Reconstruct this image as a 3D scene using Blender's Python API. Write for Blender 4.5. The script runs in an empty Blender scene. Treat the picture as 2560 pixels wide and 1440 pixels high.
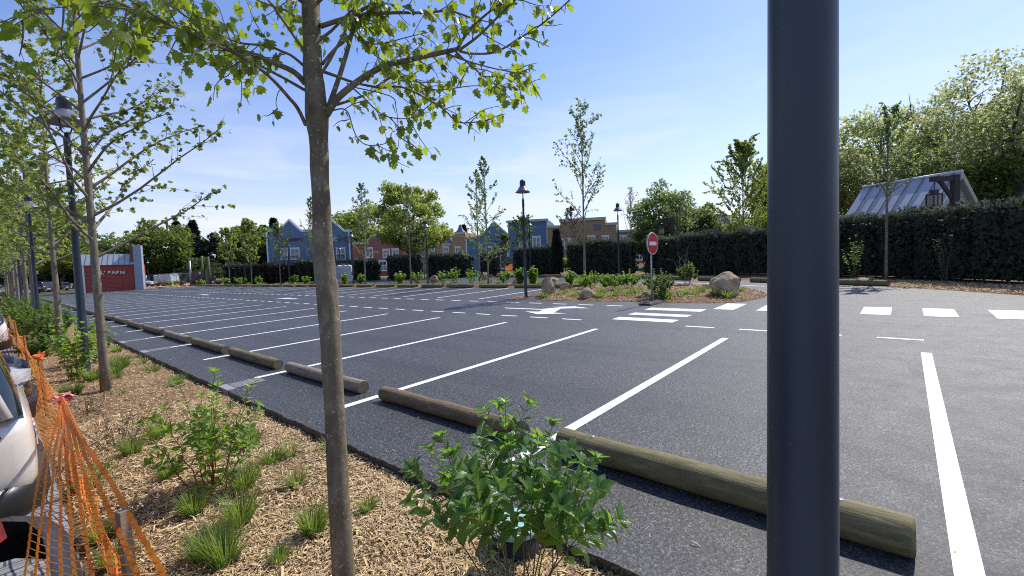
import bpy, math, random
import numpy as np
from mathutils import Matrix, Vector, Quaternion, noise
PI = math.pi
sc = bpy.context.scene
col = sc.collection
# ------------------------------------------------------------------ camera solve
# world frame: X = along the parking bays, Y = along the rows of bays, Z = up, camera 1.6 m over the origin
FOC, CX, CY, CH = 1127.0, 1280.0, 720.0, 1.6
a1 = np.array([978, 134, -FOC]); a2 = np.array([-1300, 7, -FOC])
a1 = a1/np.linalg.norm(a1); a2 = a2 - a1*(a2 @ a1); a2 /= np.linalg.norm(a2); a3 = np.cross(a1, a2)
R = np.array([a1, a2, a3])
_dn = np.array([720, -21700, -FOC]); UP = -R @ _dn; UP /= np.linalg.norm(UP)     # plumb line: the lot slopes by 1.6 degrees
QUP = Vector((0, 0, 1)).rotation_difference(Vector(UP))
FWD = R @ np.array([0, 0, -1.0])
def ray(x, y): return R @ np.array([x-CX, -(y-CY), -FOC])
def G(x, y, z=0.0):
    d = ray(x, y); return np.array([0, 0, CH]) + d*((z-CH)/d[2])
def P(x, y, d):                                  # point at camera depth d
    return np.array([0, 0, CH]) + ray(x, y)*(d/FOC)
def ground_at(px, d):
    xc = (px-CX)/FOC*d; yc = -(CH + R[2, 0]*xc - R[2, 2]*d)/R[2, 1]
    w = R @ np.array([xc, yc, -d]); return np.array([w[0], w[1], 0.0])
def depth(p): return float((np.array(p)-np.array([0, 0, CH])) @ FWD)
def h_at(base, py):                              # height over base that reaches picture row py
    best = None
    lo, hi = -2.0, 40.0
    for _ in range(40):
        m = (lo+hi)/2; c = R.T @ (np.array(base)+UP*m-np.array([0, 0, CH]))
        y = CY - FOC*c[1]/-c[2]
        if y > py: lo = m
        else: hi = m
    return (lo+hi)/2
# ------------------------------------------------------------------ objects
def tag(o, label=None, cat=None, group=None, kind=None):
    if label: o['label'] = label
    if cat: o['category'] = cat
    if group: o['group'] = group
    if kind: o['kind'] = kind
    return o
def thing(name, label, cat, loc=(0, 0, 0), rz=0.0, group=None, plumb=True):
    o = bpy.data.objects.new(name, None); col.objects.link(o)
    o.empty_display_size = 0.2
    q = Quaternion((0, 0, 1), rz)
    if plumb: q = QUP @ q
    o.rotation_mode = 'QUATERNION'; o.rotation_quaternion = q
    o.location = tuple(float(v) for v in loc)
    return tag(o, label, cat, group)
def wmat(o):
    m = o.matrix_basis.copy()
    return m
def copy_tree(o, parent=None):
    c = o.copy(); col.objects.link(c)
    if parent: c.parent = parent
    for ch in [x for x in bpy.data.objects if x.parent == o]: copy_tree(ch, c)
    return c
class MB:
    def __init__(s): s.v = []; s.f = []; s.m = []; s.sm = []
    def add(s, vs, fs, mi=0, smooth=False):
        n = len(s.v); s.v += [tuple(map(float, x)) for x in vs]
        for f in fs: s.f.append(tuple(n+i for i in f)); s.m.append(mi); s.sm.append(smooth)
        return s
    def box(s, x0, x1, y0, y1, z0, z1, mi=0):
        return s.add([(x0, y0, z0), (x1, y0, z0), (x1, y1, z0), (x0, y1, z0), (x0, y0, z1), (x1, y0, z1), (x1, y1, z1), (x0, y1, z1)],
                     [(0, 3, 2, 1), (4, 5, 6, 7), (0, 1, 5, 4), (1, 2, 6, 5), (2, 3, 7, 6), (3, 0, 4, 7)], mi)
    def prism(s, pts, z0, z1, mi=0, axis='z'):
        n = len(pts)
        def T(p, h):
            return (p[0], p[1], h) if axis == 'z' else ((p[0], h, p[1]) if axis == 'y' else (h, p[0], p[1]))
        vs = [T(p, z0) for p in pts] + [T(p, z1) for p in pts]
        fs = [tuple(reversed(range(n))), tuple(range(n, 2*n))] + [(i, (i+1) % n, n+(i+1) % n, n+i) for i in range(n)]
        return s.add(vs, fs, mi)
    def sheet(s, pts, z, mi=0): return s.add([(p[0], p[1], z if len(p) < 3 else p[2]) for p in pts], [tuple(range(len(pts)))], mi)
    def tube(s, pts, rad, k=8, mi=0, cap=True, smooth=True, bumps=0.0, seed=0):
        pts = [Vector(tuple(map(float, p))) for p in pts]; n = len(pts)
        if not hasattr(rad, '__len__'): rad = [rad]*n
        t0 = (pts[1]-pts[0]).normalized()
        ref = Vector((0, 0, 1)) if abs(t0.z) < .9 else Vector((1, 0, 0))
        u = t0.cross(ref).normalized()
        vs = []
        rnd = random.Random(seed)
        for i in range(n):
            t = (pts[min(i+1, n-1)]-pts[max(i-1, 0)])
            if t.length < 1e-9: t = t0
            t.normalize(); u = (u - t*u.dot(t)).normalized(); w = t.cross(u)
            for j in range(k):
                a = 2*PI*j/k; r = rad[i]
                if bumps: r *= 1+bumps*(noise.noise(Vector((math.cos(a)*1.3, math.sin(a)*1.3, i*.35+seed))))
                vs.append(pts[i]+(u*math.cos(a)+w*math.sin(a))*r)
        fs = [(i*k+j, i*k+(j+1) % k, (i+1)*k+(j+1) % k, (i+1)*k+j) for i in range(n-1) for j in range(k)]
        s.add(vs, fs, mi, smooth)
        if cap:
            b = len(s.v)-n*k
            s.f.append(tuple(b+j for j in reversed(range(k)))); s.m.append(mi); s.sm.append(False)
            s.f.append(tuple(b+(n-1)*k+j for j in range(k))); s.m.append(mi); s.sm.append(False)
        return s
    def lathe(s, prof, k=24, mi=0, smooth=True, c=(0, 0, 0)):
        vs = [(c[0]+r*math.cos(2*PI*j/k), c[1]+r*math.sin(2*PI*j/k), c[2]+z) for r, z in prof for j in range(k)]
        fs = [(i*k+j, i*k+(j+1) % k, (i+1)*k+(j+1) % k, (i+1)*k+j) for i in range(len(prof)-1) for j in range(k)]
        return s.add(vs, fs, mi, smooth)
    def build(s, name, mat, parent=None, bevel=0, kind=None):
        me = bpy.data.meshes.new(name); me.from_pydata(s.v, [], s.f)
        mats = mat if isinstance(mat, (list, tuple)) else [mat]
        for m in mats: me.materials.append(m)
        me.polygons.foreach_set('material_index', s.m); me.polygons.foreach_set('use_smooth', s.sm)
        me.update()
        o = bpy.data.objects.new(name, me); col.objects.link(o)
        if parent is not None: o.parent = parent
        if bevel:
            b = o.modifiers.new('Bevel', 'BEVEL'); b.width = bevel; b.segments = 2; b.limit_method = 'ANGLE'; b.angle_limit = math.radians(40)
        if kind: o['kind'] = kind
        return o
def np_mesh(name, V, faces_tpl, k, n, mat, parent=None, tint=None, uv=None, kind=None, smooth=False):
    """n copies of a k-vertex template already placed in V (n*k,3); faces_tpl: list of index tuples"""
    me = bpy.data.meshes.new(name)
    me.vertices.add(n*k); me.vertices.foreach_set('co', np.ascontiguousarray(V, dtype=np.float32).ravel())
    ls = np.concatenate([np.array(f) for f in faces_tpl]); tot = np.array([len(f) for f in faces_tpl])
    L = (ls[None, :] + (np.arange(n)*k)[:, None]).ravel(); T = np.tile(tot, n)
    S = np.concatenate([[0], np.cumsum(T)[:-1]])
    me.loops.add(len(L)); me.loops.foreach_set('vertex_index', L.astype(np.int32))
    me.polygons.add(len(T)); me.polygons.foreach_set('loop_start', S.astype(np.int32)); me.polygons.foreach_set('loop_total', T.astype(np.int32))
    if smooth: me.polygons.foreach_set('use_smooth', np.ones(len(T), dtype=bool))
    if tint is not None:
        at = me.attributes.new('tint', 'FLOAT', 'FACE'); at.data.foreach_set('value', np.repeat(tint, len(faces_tpl)).astype(np.float32))
    if uv is not None:
        ul = me.uv_layers.new(name='UVMap'); ul.data.foreach_set('uv', np.tile(uv[ls], (n, 1)).astype(np.float32).ravel())
    me.materials.append(mat); me.update(calc_edges=True); me.validate()
    o = bpy.data.objects.new(name, me); col.objects.link(o)
    if parent is not None: o.parent = parent
    if kind: o['kind'] = kind
    return o
# ------------------------------------------------------------------ materials
class NT:
    def __init__(s, name):
        s.mat = bpy.data.materials.new(name); s.mat.use_nodes = True; s.t = s.mat.node_tree; s.t.nodes.clear()
        s.out = s.n('ShaderNodeOutputMaterial'); s.bsdf = s.n('ShaderNodeBsdfPrincipled'); s.l(s.bsdf.outputs[0], s.out.inputs[0])
    def n(s, ty, **kw):
        nd = s.t.nodes.new(ty)
        for k, v in kw.items():
            if k in nd.inputs.keys(): nd.inputs[k].default_value = v
            else: setattr(nd, k, v)
        return nd
    def l(s, a, b): s.t.links.new(a, b)
    def coord(s, kind='Object', scale=(1, 1, 1)):
        c = s.n('ShaderNodeTexCoord'); m = s.n('ShaderNodeMapping'); m.inputs['Scale'].default_value = scale
        s.l(c.outputs[kind], m.inputs[0]); return m.outputs[0]
    def noise(s, co, scale, detail=4, rough=.5, dist=0):
        nd = s.n('ShaderNodeTexNoise'); nd.inputs['Scale'].default_value = scale; nd.inputs['Detail'].default_value = detail
        nd.inputs['Roughness'].default_value = rough; nd.inputs['Distortion'].default_value = dist; s.l(co, nd.inputs['Vector']); return nd.outputs['Fac']
    def ramp(s, fac, stops):
        r = s.n('ShaderNodeValToRGB'); e = r.color_ramp.elements
        while len(e) > 1: e.remove(e[-1])
        e[0].position = stops[0][0]; e[0].color = (*stops[0][1], 1)
        for p, c in stops[1:]:
            x = e.new(p); x.color = (*c, 1)
        s.l(fac, r.inputs[0]); return r.outputs[0]
    def mix(s, fac, a, b, mode='MIX'):
        m = s.n('ShaderNodeMix', data_type='RGBA', blend_type=mode)
        for sock, v in ((m.inputs[0], fac), (m.inputs[6], a), (m.inputs[7], b)):
            if isinstance(v, (int, float)): sock.default_value = v
            elif isinstance(v, tuple): sock.default_value = (*v, 1)
            else: s.l(v, sock)
        return m.outputs[2]
    def math(s, op, a, b=None, c=None):
        m = s.n('ShaderNodeMath', operation=op)
        for i, v in enumerate((a, b, c)):
            if v is None: continue
            if isinstance(v, (int, float)): m.inputs[i].default_value = v
            else: s.l(v, m.inputs[i])
        return m.outputs[0]
    def bump(s, h, strength=.5, dist=.01):
        b = s.n('ShaderNodeBump'); b.inputs['Strength'].default_value = strength; b.inputs['Distance'].default_value = dist
        s.l(h, b.inputs['Height']); s.l(b.outputs[0], s.bsdf.inputs['Normal']); return b.outputs[0]
    def base(s, c, rough=.7, spec=.5, metal=0):
        if isinstance(c, tuple): s.bsdf.inputs['Base Color'].default_value = (*c, 1)
        else: s.l(c, s.bsdf.inputs['Base Color'])
        if isinstance(rough, (int, float)): s.bsdf.inputs['Roughness'].default_value = rough
        else: s.l(rough, s.bsdf.inputs['Roughness'])
        s.bsdf.inputs['Specular IOR Level'].default_value = spec; s.bsdf.inputs['Metallic'].default_value = metal
def V3(c, k): return tuple(min(1, x*k) for x in c)
def m_plain(name, c, rough=.6, spec=.5, metal=0, var=.15, scale=6, bump=0, bscale=60, coat=0):
    t = NT(name); co = t.coord()
    f = t.noise(co, scale, 5, .6)
    t.base(t.ramp(f, [(.3, V3(c, 1-var)), (.7, V3(c, 1+var))]), rough, spec, metal)
    if coat: t.bsdf.inputs['Coat Weight'].default_value = coat; t.bsdf.inputs['Coat Roughness'].default_value = .05
    if bump: t.bump(t.noise(co, bscale, 4), bump, .01)
    return t.mat
def m_leaf(name, c, c2, trans=.45, rough=.45, tc=None, spec=.4, veins=False, var=.35):
    """leaf: per-leaf tint between c and c2, light comes through"""
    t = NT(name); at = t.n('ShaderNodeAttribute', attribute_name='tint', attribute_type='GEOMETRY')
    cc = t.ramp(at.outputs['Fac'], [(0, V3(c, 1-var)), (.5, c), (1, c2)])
    if veins:
        uv = t.n('ShaderNodeTexCoord'); sp = t.n('ShaderNodeSeparateXYZ'); t.l(uv.outputs['UV'], sp.inputs[0])
        au = t.math('ABSOLUTE', t.math('SUBTRACT', sp.outputs[0], .5))
        ph = t.math('SUBTRACT', sp.outputs[1], t.math('MULTIPLY', au, 1.1))
        w = t.math('SINE', t.math('MULTIPLY', ph, 44.0)); w2 = t.math('POWER', t.math('MULTIPLY_ADD', w, .5, .5), 3.0)
        mid = t.math('LESS_THAN', au, .03); w3 = t.math('MAXIMUM', w2, mid)
        cc = t.mix(t.math('MULTIPLY', w3, .35), cc, V3(c2, 1.3)); t.bump(w2, .8, .002)
    t.base(cc, rough, spec)
    tr = t.n('ShaderNodeBsdfTranslucent'); 
    if tc: t.l(t.mix(at.outputs['Fac'], V3(tc, .8), V3(tc, 1.2)), tr.inputs[0])
    else: t.l(cc, tr.inputs[0])
    mx = t.n('ShaderNodeMixShader'); mx.inputs[0].default_value = trans
    t.l(t.bsdf.outputs[0], mx.inputs[1]); t.l(tr.outputs[0], mx.inputs[2]); t.l(mx.outputs[0], t.out.inputs[0])
    return t.mat
def m_asphalt():
    t = NT('asphalt'); co = t.coord()
    v = t.n('ShaderNodeTexVoronoi'); v.inputs['Scale'].default_value = 105; t.l(co, v.inputs['Vector'])
    fine = t.noise(co, 260, 3, .7); big = t.noise(co, .55, 4, .6, .4); mid = t.noise(co, 3.0, 5, .65)
    stone = t.ramp(v.outputs['Color'], [(0, (.003, .003, .0025)), (.4, (.013, .0125, .0112)), (.6, (.054, .052, .046)), (.8, (.155, .15, .134)), (1, (.37, .36, .33))])
    c = t.mix(t.ramp(fine, [(.4, (0, 0, 0)), (.75, (.4, .4, .4))]), stone, (.05, .048, .043))
    c = t.mix(t.ramp(mid, [(.45, (0, 0, 0)), (.8, (.35, .35, .35))]), c, (.05, .048, .044))
    c = t.mix(t.ramp(big, [(.35, (0, 0, 0)), (.75, (.45, .45, .45))]), c, (.034, .033, .033))
    # dusty wheel scuffs
    sc_ = t.noise(t.coord(scale=(1, 2.5, 1)), 1.7, 6, .75, 1.5)
    c = t.mix(t.ramp(sc_, [(.6, (0, 0, 0)), (.75, (.5, .5, .5))]), c, (.14, .13, .115))
    gr = t.noise(co, 38, 2, .8); c = t.mix(t.ramp(gr, [(.40, (.55, .55, .55)), (.5, (0, 0, 0))]), c, (.008, .008, .008)); c = t.mix(t.ramp(gr, [(.54, (0, 0, 0)), (.68, (.6, .6, .6))]), c, (.13, .13, .127))
    # tar joints and tyre tracks running along the aisles
    tr_ = t.noise(t.coord(scale=(1, .06, 1)), 1.3, 3, .5, .2); c = t.mix(t.ramp(tr_, [(.5, (0, 0, 0)), (.62, (.35, .35, .35)), (.7, (0, 0, 0))]), c, (.012, .012, .013))
    dr = t.noise(co, 1.9, 2, .4, .0); c = t.mix(t.ramp(dr, [(.74, (0, 0, 0)), (.77, (.6, .6, .6))]), c, (.01, .01, .011))
    t.base(c, t.ramp(mid, [(.3, (.42, .42, .42)), (.7, (.62, .62, .62))]), .62)
    sepc = t.n('ShaderNodeSeparateColor'); t.l(v.outputs['Color'], sepc.inputs[0]); h = t.math('ADD', sepc.outputs[1], t.math('MULTIPLY', fine, .8)); h = t.math('ADD', h, t.math('MULTIPLY', gr, 1.6)); t.bump(h, .6, .005)
    return t.mat
def m_paint():
    t = NT('white_road_paint'); co = t.coord()
    f = t.noise(co, 45, 6, .75); g = t.noise(co, 2.0, 4, .6)
    c = t.ramp(f, [(.28, (.16, .16, .17)), (.40, (.72, .73, .72)), (.8, (.86, .87, .86))])
    c = t.mix(t.ramp(g, [(.4, (0, 0, 0)), (.75, (.25, .25, .25))]), c, (.55, .55, .55)); t.base(c, .6, .4); t.bump(f, .3, .003); return t.mat
def m_mulch(name='mulch', k=1.0):
    t = NT(name); co = t.coord()
    n1 = t.noise(t.coord(scale=(1, 3.2, 1)), 30, 5, .7, 1.2); n2 = t.noise(t.coord(scale=(3.2, 1, 1)), 34, 5, .7, 1.5); b = t.noise(co, 1.4, 4, .6)
    mx = t.math('MAXIMUM', n1, n2)
    c = t.ramp(mx, [(.4, V3((.05, .03, .018), k)), (.52, V3((.2, .12, .065), k)), (.62, V3((.36, .24, .13), k)), (.78, V3((.55, .41, .25), k))])
    c = t.mix(t.ramp(b, [(.4, (0, 0, 0)), (.75, (.5, .5, .5))]), c, V3((.17, .11, .055), k))
    t.base(c, .9, .2); t.bump(mx, 1.0, .03); return t.mat
def m_chip():
    t = NT('wood_chip'); at = t.n('ShaderNodeAttribute', attribute_name='tint', attribute_type='GEOMETRY')
    co = t.coord(); f = t.noise(co, 60, 4, .6)
    c = t.ramp(at.outputs['Fac'], [(0, (.14, .08, .04)), (.25, (.36, .22, .11)), (.55, (.62, .44, .21)), (.85, (.80, .62, .33)), (1, (.9, .78, .52))])
    t.base(t.mix(.4, c, t.ramp(f, [(.3, (.28, .18, .1)), (.7, (.82, .66, .42))])), .85, .2); return t.mat
def m_bark(name, c, c2, scale=18, ring=True, spot=(.5, .47, .38), spots=.55):
    t = NT(name); co = t.coord(); n1 = t.noise(t.coord(scale=(1, 1, .35)), scale, 6, .7, .5); n2 = t.noise(co, scale*.28, 4, .6)
    sp = t.noise(co, scale*3.2, 3, .6)
    cc = t.ramp(n1, [(.3, V3(c, .6)), (.5, c), (.75, c2)])
    cc = t.mix(t.ramp(n2, [(.42, (0, 0, 0)), (.7, (.7, .7, .7))]), cc, V3(c, .55))
    cc = t.mix(t.ramp(sp, [(spots+.06, (0, 0, 0)), (spots+.16, (.75, .75, .75))]), cc, spot)
    h = n1
    if ring:
        rg = t.noise(t.coord(scale=(.4, .4, 9)), 2.2, 3, .6, .3); cc = t.mix(t.ramp(rg, [(.62, (0, 0, 0)), (.7, (.55, .55, .55))]), cc, V3(c, .5)); h = t.math('ADD', n1, t.math('MULTIPLY', rg, .5))
    t.base(cc, .85, .25); t.bump(h, .7, .01); return t.mat
def m_siding(name, c, board=.18, vertical=False, axis='X', rough=.7, dark=.45, var=.1):
    """boards: fine dark joints across local z (or local x when vertical)"""
    t = NT(name); tc = t.n('ShaderNodeTexCoord'); sp = t.n('ShaderNodeSeparateXYZ'); t.l(tc.outputs['Object'], sp.inputs[0])
    s = sp.outputs[0] if vertical else sp.outputs[2]
    q = t.math('MULTIPLY', s, 1/board); fr = t.math('FRACT', q); fl = t.math('FLOOR', q)
    wn = t.n('ShaderNodeTexWhiteNoise', noise_dimensions='1D'); t.l(fl, wn.inputs['W'])
    cb = t.ramp(wn.outputs['Value'], [(0, V3(c, 1-var)), (1, V3(c, 1+var))])
    nn = t.noise(t.coord(scale=(1, 1, 1)), 1.5, 5, .65); cb = t.mix(t.ramp(nn, [(.4, (0, 0, 0)), (.8, (.3, .3, .3))]), cb, V3(c, .6))
    j = t.math('LESS_THAN', fr, .12)
    t.base(t.mix(j, cb, V3(c, dark)), rough, .3); t.bump(fr, .5, .02); return t.mat
def m_glass(name='window_glass', c=(.03, .04, .05), rough=.08):
    t = NT(name); t.base(t.ramp(t.noise(t.coord(), 1.5, 3), [(.35, c), (.7, V3(c, 2.4))]), rough, .9); return t.mat
# ------------------------------------------------------------------ camera, light, sky
cam = bpy.data.cameras.new('camera'); co_ = bpy.data.objects.new('camera', cam); col.objects.link(co_)
cam.sensor_width = 36; cam.lens = FOC/2560*36; cam.clip_start = .05; cam.clip_end = 3000
M = Matrix([list(R[0])+[0], list(R[1])+[0], list(R[2])+[CH], [0, 0, 0, 1]]); co_.matrix_world = M
sc.camera = co_
sc.view_settings.view_transform = 'Standard'; sc.view_settings.look = 'None'; sc.view_settings.exposure = 0
sc.cycles.use_denoising = False; sc.cycles.filter_width = 1.05; sc.cycles.max_bounces = 8; sc.cycles.transparent_max_bounces = 12
SUN_EL, SUN_AZ = math.radians(49), math.atan2(-.12, 1.0)        # azimuth measured from +X
sd = Vector((math.cos(SUN_EL)*math.cos(SUN_AZ), math.cos(SUN_EL)*math.sin(SUN_AZ), math.sin(SUN_EL)))
sl = bpy.data.lights.new('sun', 'SUN'); sl.energy = 5.0; sl.angle = math.radians(.55); sl.color = (1, .955, .88)
so = bpy.data.objects.new('sun', sl); col.objects.link(so); so.rotation_mode = 'QUATERNION'; so.rotation_quaternion = sd.to_track_quat('Z', 'Y'); so.location = (0, 0, 30)
w = bpy.data.worlds.new('World'); sc.world = w; w.use_nodes = True; nt = w.node_tree; nt.nodes.clear()
def wn(ty, **k):
    n = nt.nodes.new(ty)
    for a, b in k.items(): setattr(n, a, b)
    return n
bg = wn('ShaderNodeBackground'); wo = wn('ShaderNodeOutputWorld'); nt.links.new(bg.outputs[0], wo.inputs[0])
sky = wn('ShaderNodeTexSky', sky_type='NISHITA'); sky.sun_disc = False; sky.sun_elevation = SUN_EL
sky.sun_rotation = math.radians(90)-SUN_AZ; sky.altitude = 60; sky.air_density = 1.15; sky.dust_density = .45; sky.ozone_density = 2.6
bg.inputs[1].default_value = .142
tc = wn('ShaderNodeTexCoord'); mp = wn('ShaderNodeMapping'); mp.inputs['Scale'].default_value = (1.0, 1.0, 5.5); mp.inputs['Rotation'].default_value = (0, math.radians(4), math.radians(20))
nt.links.new(tc.outputs['Generated'], mp.inputs[0])
nz = wn('ShaderNodeTexNoise'); nz.inputs['Scale'].default_value = 3.1; nz.inputs['Detail'].default_value = 9; nz.inputs['Roughness'].default_value = .56; nz.inputs['Distortion'].default_value = .6
nt.links.new(mp.outputs[0], nz.inputs['Vector'])
cr = wn('ShaderNodeValToRGB'); cr.color_ramp.elements[0].position = .49; cr.color_ramp.elements[1].position = .68; nt.links.new(nz.outputs['Fac'], cr.inputs[0])
sx = wn('ShaderNodeSeparateXYZ'); nt.links.new(tc.outputs['Generated'], sx.inputs[0])
hz = wn('ShaderNodeValToRGB'); e = hz.color_ramp.elements; e[0].position = 0; e[0].color = (.9, .9, .9, 1); e[1].position = .42; e[1].color = (0, 0, 0, 1)
x = e.new(.13); x.color = (.85, .85, .85, 1); x = e.new(.24); x.color = (.25, .25, .25, 1)
nt.links.new(sx.outputs[2], hz.inputs[0])
mu = wn('ShaderNodeMath', operation='MULTIPLY'); nt.links.new(cr.outputs[0], mu.inputs[0]); nt.links.new(hz.outputs[0], mu.inputs[1])
hz2 = wn('ShaderNodeValToRGB'); e = hz2.color_ramp.elements; e[0].position = 0; e[0].color = (.62, .62, .62, 1); e[1].position = .38; e[1].color = (0, 0, 0, 1)
nt.links.new(sx.outputs[2], hz2.inputs[0])
mx = wn('ShaderNodeMix', data_type='RGBA'); nt.links.new(hz2.outputs[0], mx.inputs[0])
tintm = wn('ShaderNodeMix', data_type='RGBA', blend_type='MULTIPLY'); tintm.inputs[0].default_value = 1; tintm.inputs[7].default_value = (1.0, 1.02, 1.30, 1)
nt.links.new(sky.outputs[0], tintm.inputs[6]); nt.links.new(tintm.outputs[2], mx.inputs[6]); mx.inputs[7].default_value = (6.0, 6.4, 7.1, 1)
mc = wn('ShaderNodeMix', data_type='RGBA'); nt.links.new(mu.outputs[0], mc.inputs[0]); nt.links.new(mx.outputs[2], mc.inputs[6]); mc.inputs[7].default_value = (6.6, 6.8, 7.1, 1)
nt.links.new(mc.outputs[2], bg.inputs[0])
M_ = {}
M_['asphalt'] = m_asphalt(); M_['paint'] = m_paint(); M_['mulch'] = m_mulch('mulch', 1.3); M_['mulch_red'] = m_mulch('mulch_reddish', .95)
M_['chip'] = m_chip()
def post_mat():
    t = NT('dark_blue_grey_paint'); a = t.noise(t.coord(scale=(1, 1, .12)), 9, 5, .7, .3); b = t.noise(t.coord(), 70, 3, .6); d = t.noise(t.coord(scale=(1, 1, .5)), 2.2, 4, .6)
    c = t.ramp(d, [(.3, (.018, .029, .047)), (.7, (.026, .040, .060))]); c = t.mix(t.ramp(a, [(.55, (0, 0, 0)), (.8, (.35, .35, .35))]), c, (.06, .065, .075)); c = t.mix(t.ramp(b, [(.72, (0, 0, 0)), (.78, (.5, .5, .5))]), c, (.12, .12, .12))
    t.base(c, t.ramp(a, [(.3, (.3, .3, .3)), (.7, (.5, .5, .5))]), .5); t.bump(b, .06, .002); return t.mat
M_['post'] = post_mat()
M_['shade'] = m_plain('lamp_shade_grey', (.16, .17, .2), .35, .5, .3, .08, 3)
M_['lampglass'] = m_plain('lamp_glass', (.45, .45, .45), .2, .6)
M_['galv'] = m_plain('galvanised_steel', (.38, .4, .42), .45, .5, .6, .12, 8)
M_['rubber'] = m_plain('black_rubber', (.022, .022, .025), .7, .4, 0, .3, 12, .4, 90)
M_['red'] = m_plain('sign_red', (.55, .025, .03), .35, .5, 0, .06)
M_['white'] = m_plain('white_paint', (.76, .77, .76), .5, .4, 0, .06)
M_['cream'] = m_plain('cream_paint', (.55, .53, .43), .6, .3, 0, .08)
M_['sagetrim'] = m_plain('pale_sage_trim', (.42, .46, .40), .6, .3, 0, .08)
M_['glass'] = m_glass()
M_['darkmetal'] = m_plain('dark_iron', (.02, .022, .03), .5)
M_['wood'] = m_bark('weathered_post_wood', (.16, .13, .10), (.24, .2, .16), 10, False, (.1, .08, .06))
M_['stakewood'] = m_bark('stake_wood', (.3, .23, .16), (.4, .32, .23), 24, False, (.12, .09, .06))
def log_mat(name, c, c2):
    t = NT(name); n1 = t.noise(t.coord(scale=(9, 1, 9)), 3.5, 6, .7, .8); n2 = t.noise(t.coord(), 4, 4, .6, 1.2); n3 = t.noise(t.coord(scale=(22, 1, 22)), 5, 3, .6, .2)
    c_ = t.ramp(n1, [(.3, V3(c, .55)), (.5, c), (.75, c2)]); c_ = t.mix(t.ramp(n2, [(.45, (0, 0, 0)), (.75, (.6, .6, .6))]), c_, V3(c, .6))
    c_ = t.mix(t.ramp(n3, [(.68, (0, 0, 0)), (.76, (.7, .7, .7))]), c_, V3(c, .25))
    t.base(c_, .75, .3); t.bump(t.math('ADD', n1, n3), .5, .008); return t.mat
M_['log'] = [log_mat('treated_log_olive', (.18, .15, .07), (.33, .28, .135)), log_mat('treated_log_brown', (.19, .135, .075), (.32, .24, .14)), log_mat('treated_log_grey', (.27, .225, .165), (.4, .35, .27))]
M_['logend'] = m_plain('log_end_grain', (.16, .125, .08), .8, .3, 0, .4, 30)
def rock_mat():
    t = NT('boulder_stone'); co = t.coord(); a = t.noise(co, 3, 6, .65, .6); b = t.noise(co, 14, 5, .7)
    c = t.ramp(a, [(.3, (.2, .14, .09)), (.5, (.45, .33, .21)), (.7, (.62, .5, .35))]); c = t.mix(t.ramp(b, [(.5, (0, 0, 0)), (.7, (.5, .5, .5))]), c, (.12, .1, .085))
    t.base(c, .9, .25); t.bump(t.math('ADD', a, b), .8, .05); return t.mat
M_['rock'] = rock_mat()
M_['bark_plane'] = m_bark('plane_bark', (.19, .155, .10), (.34, .29, .2), 16)
M_['bark'] = m_bark('young_bark', (.2, .17, .12), (.34, .3, .21), 14)
M_['bark_dark'] = m_bark('old_bark', (.07, .058, .045), (.13, .11, .085), 3, False)
M_['twig'] = m_plain('twig_bark', (.12, .085, .06), .8, .3)
M_['redstem'] = m_plain('red_stem', (.22, .05, .03), .6, .4)
M_['leaf_plane'] = m_leaf('plane_leaf', (.05, .085, .01), (.15, .20, .02), .52, .4, (.42, .54, .03), .5)
M_['leaf_young'] = m_leaf('young_plane_leaf', (.045, .07, .014), (.13, .16, .03), .45, .45, (.3, .38, .04), .5)
M_['leaf_row'] = m_leaf('row_tree_leaf', (.13, .17, .045), (.3, .35, .11), .48, .5, (.5, .58, .11), .4)
M_['leaf_birch'] = m_leaf('fine_green_leaf', (.08, .12, .05), (.2, .26, .11), .45, .5, (.32, .44, .12))
M_['leaf_big'] = m_leaf('big_tree_leaf', (.15, .18, .085), (.44, .47, .22), .48, .5, (.55, .6, .22))  # leaf colour lightened to stand in for distance haze
M_['leaf_lime'] = m_leaf('lime_leaf', (.13, .17, .035), (.34, .4, .09), .42, .5, (.42, .52, .08))
M_['leaf_dark'] = m_leaf('dark_leaf', (.035, .06, .018), (.12, .165, .045), .32, .55, (.11, .18, .03))
M_['leaf_mid'] = m_leaf('mid_leaf', (.06, .09, .022), (.19, .24, .055), .38, .55, (.26, .36, .05))
M_['conifer'] = m_leaf('conifer_needles', (.014, .024, .015), (.04, .058, .03), .1, .7)
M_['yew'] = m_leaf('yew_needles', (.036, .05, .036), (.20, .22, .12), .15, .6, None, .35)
M_['yewbrown'] = m_leaf('dry_yew_needles', (.02, .016, .011), (.07, .055, .035), .1, .6)
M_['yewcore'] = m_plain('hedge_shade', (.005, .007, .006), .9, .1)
M_['pinkbrown'] = m_leaf('budding_brown_leaf', (.16, .12, .08), (.3, .26, .16), .35, .6)
M_['dogwood'] = m_leaf('dogwood_leaf', (.035, .10, .022), (.14, .27, .055), .4, .28, (.35, .6, .07), .8, True)
M_['shrub'] = m_leaf('shrub_leaf', (.13, .22, .04), (.32, .45, .1), .45, .45, (.38, .6, .06), .5)
M_['shrub_dark'] = m_leaf('dark_shrub_leaf', (.05, .10, .025), (.16, .24, .06), .42, .5, (.25, .4, .05))
M_['greyshrub'] = m_leaf('grey_shrub_leaf', (.05, .06, .035), (.14, .15, .09), .25, .6)
M_['bud'] = m_plain('flower_bud_cream', (.55, .55, .3), .6, .3, 0, .2, 80)
M_['grass'] = m_leaf('grass_blade', (.08, .13, .03), (.28, .36, .09), .42, .5, (.36, .5, .07))
M_['net'] = m_leaf('orange_barrier_net', (1, .22, .03), (1, .36, .09), .5, .5, (1, .34, .05), .3, var=.15)
M_['stake_red'] = m_plain('painted_stake', (.24, .1, .05), .7, .3, 0, .2)
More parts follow.
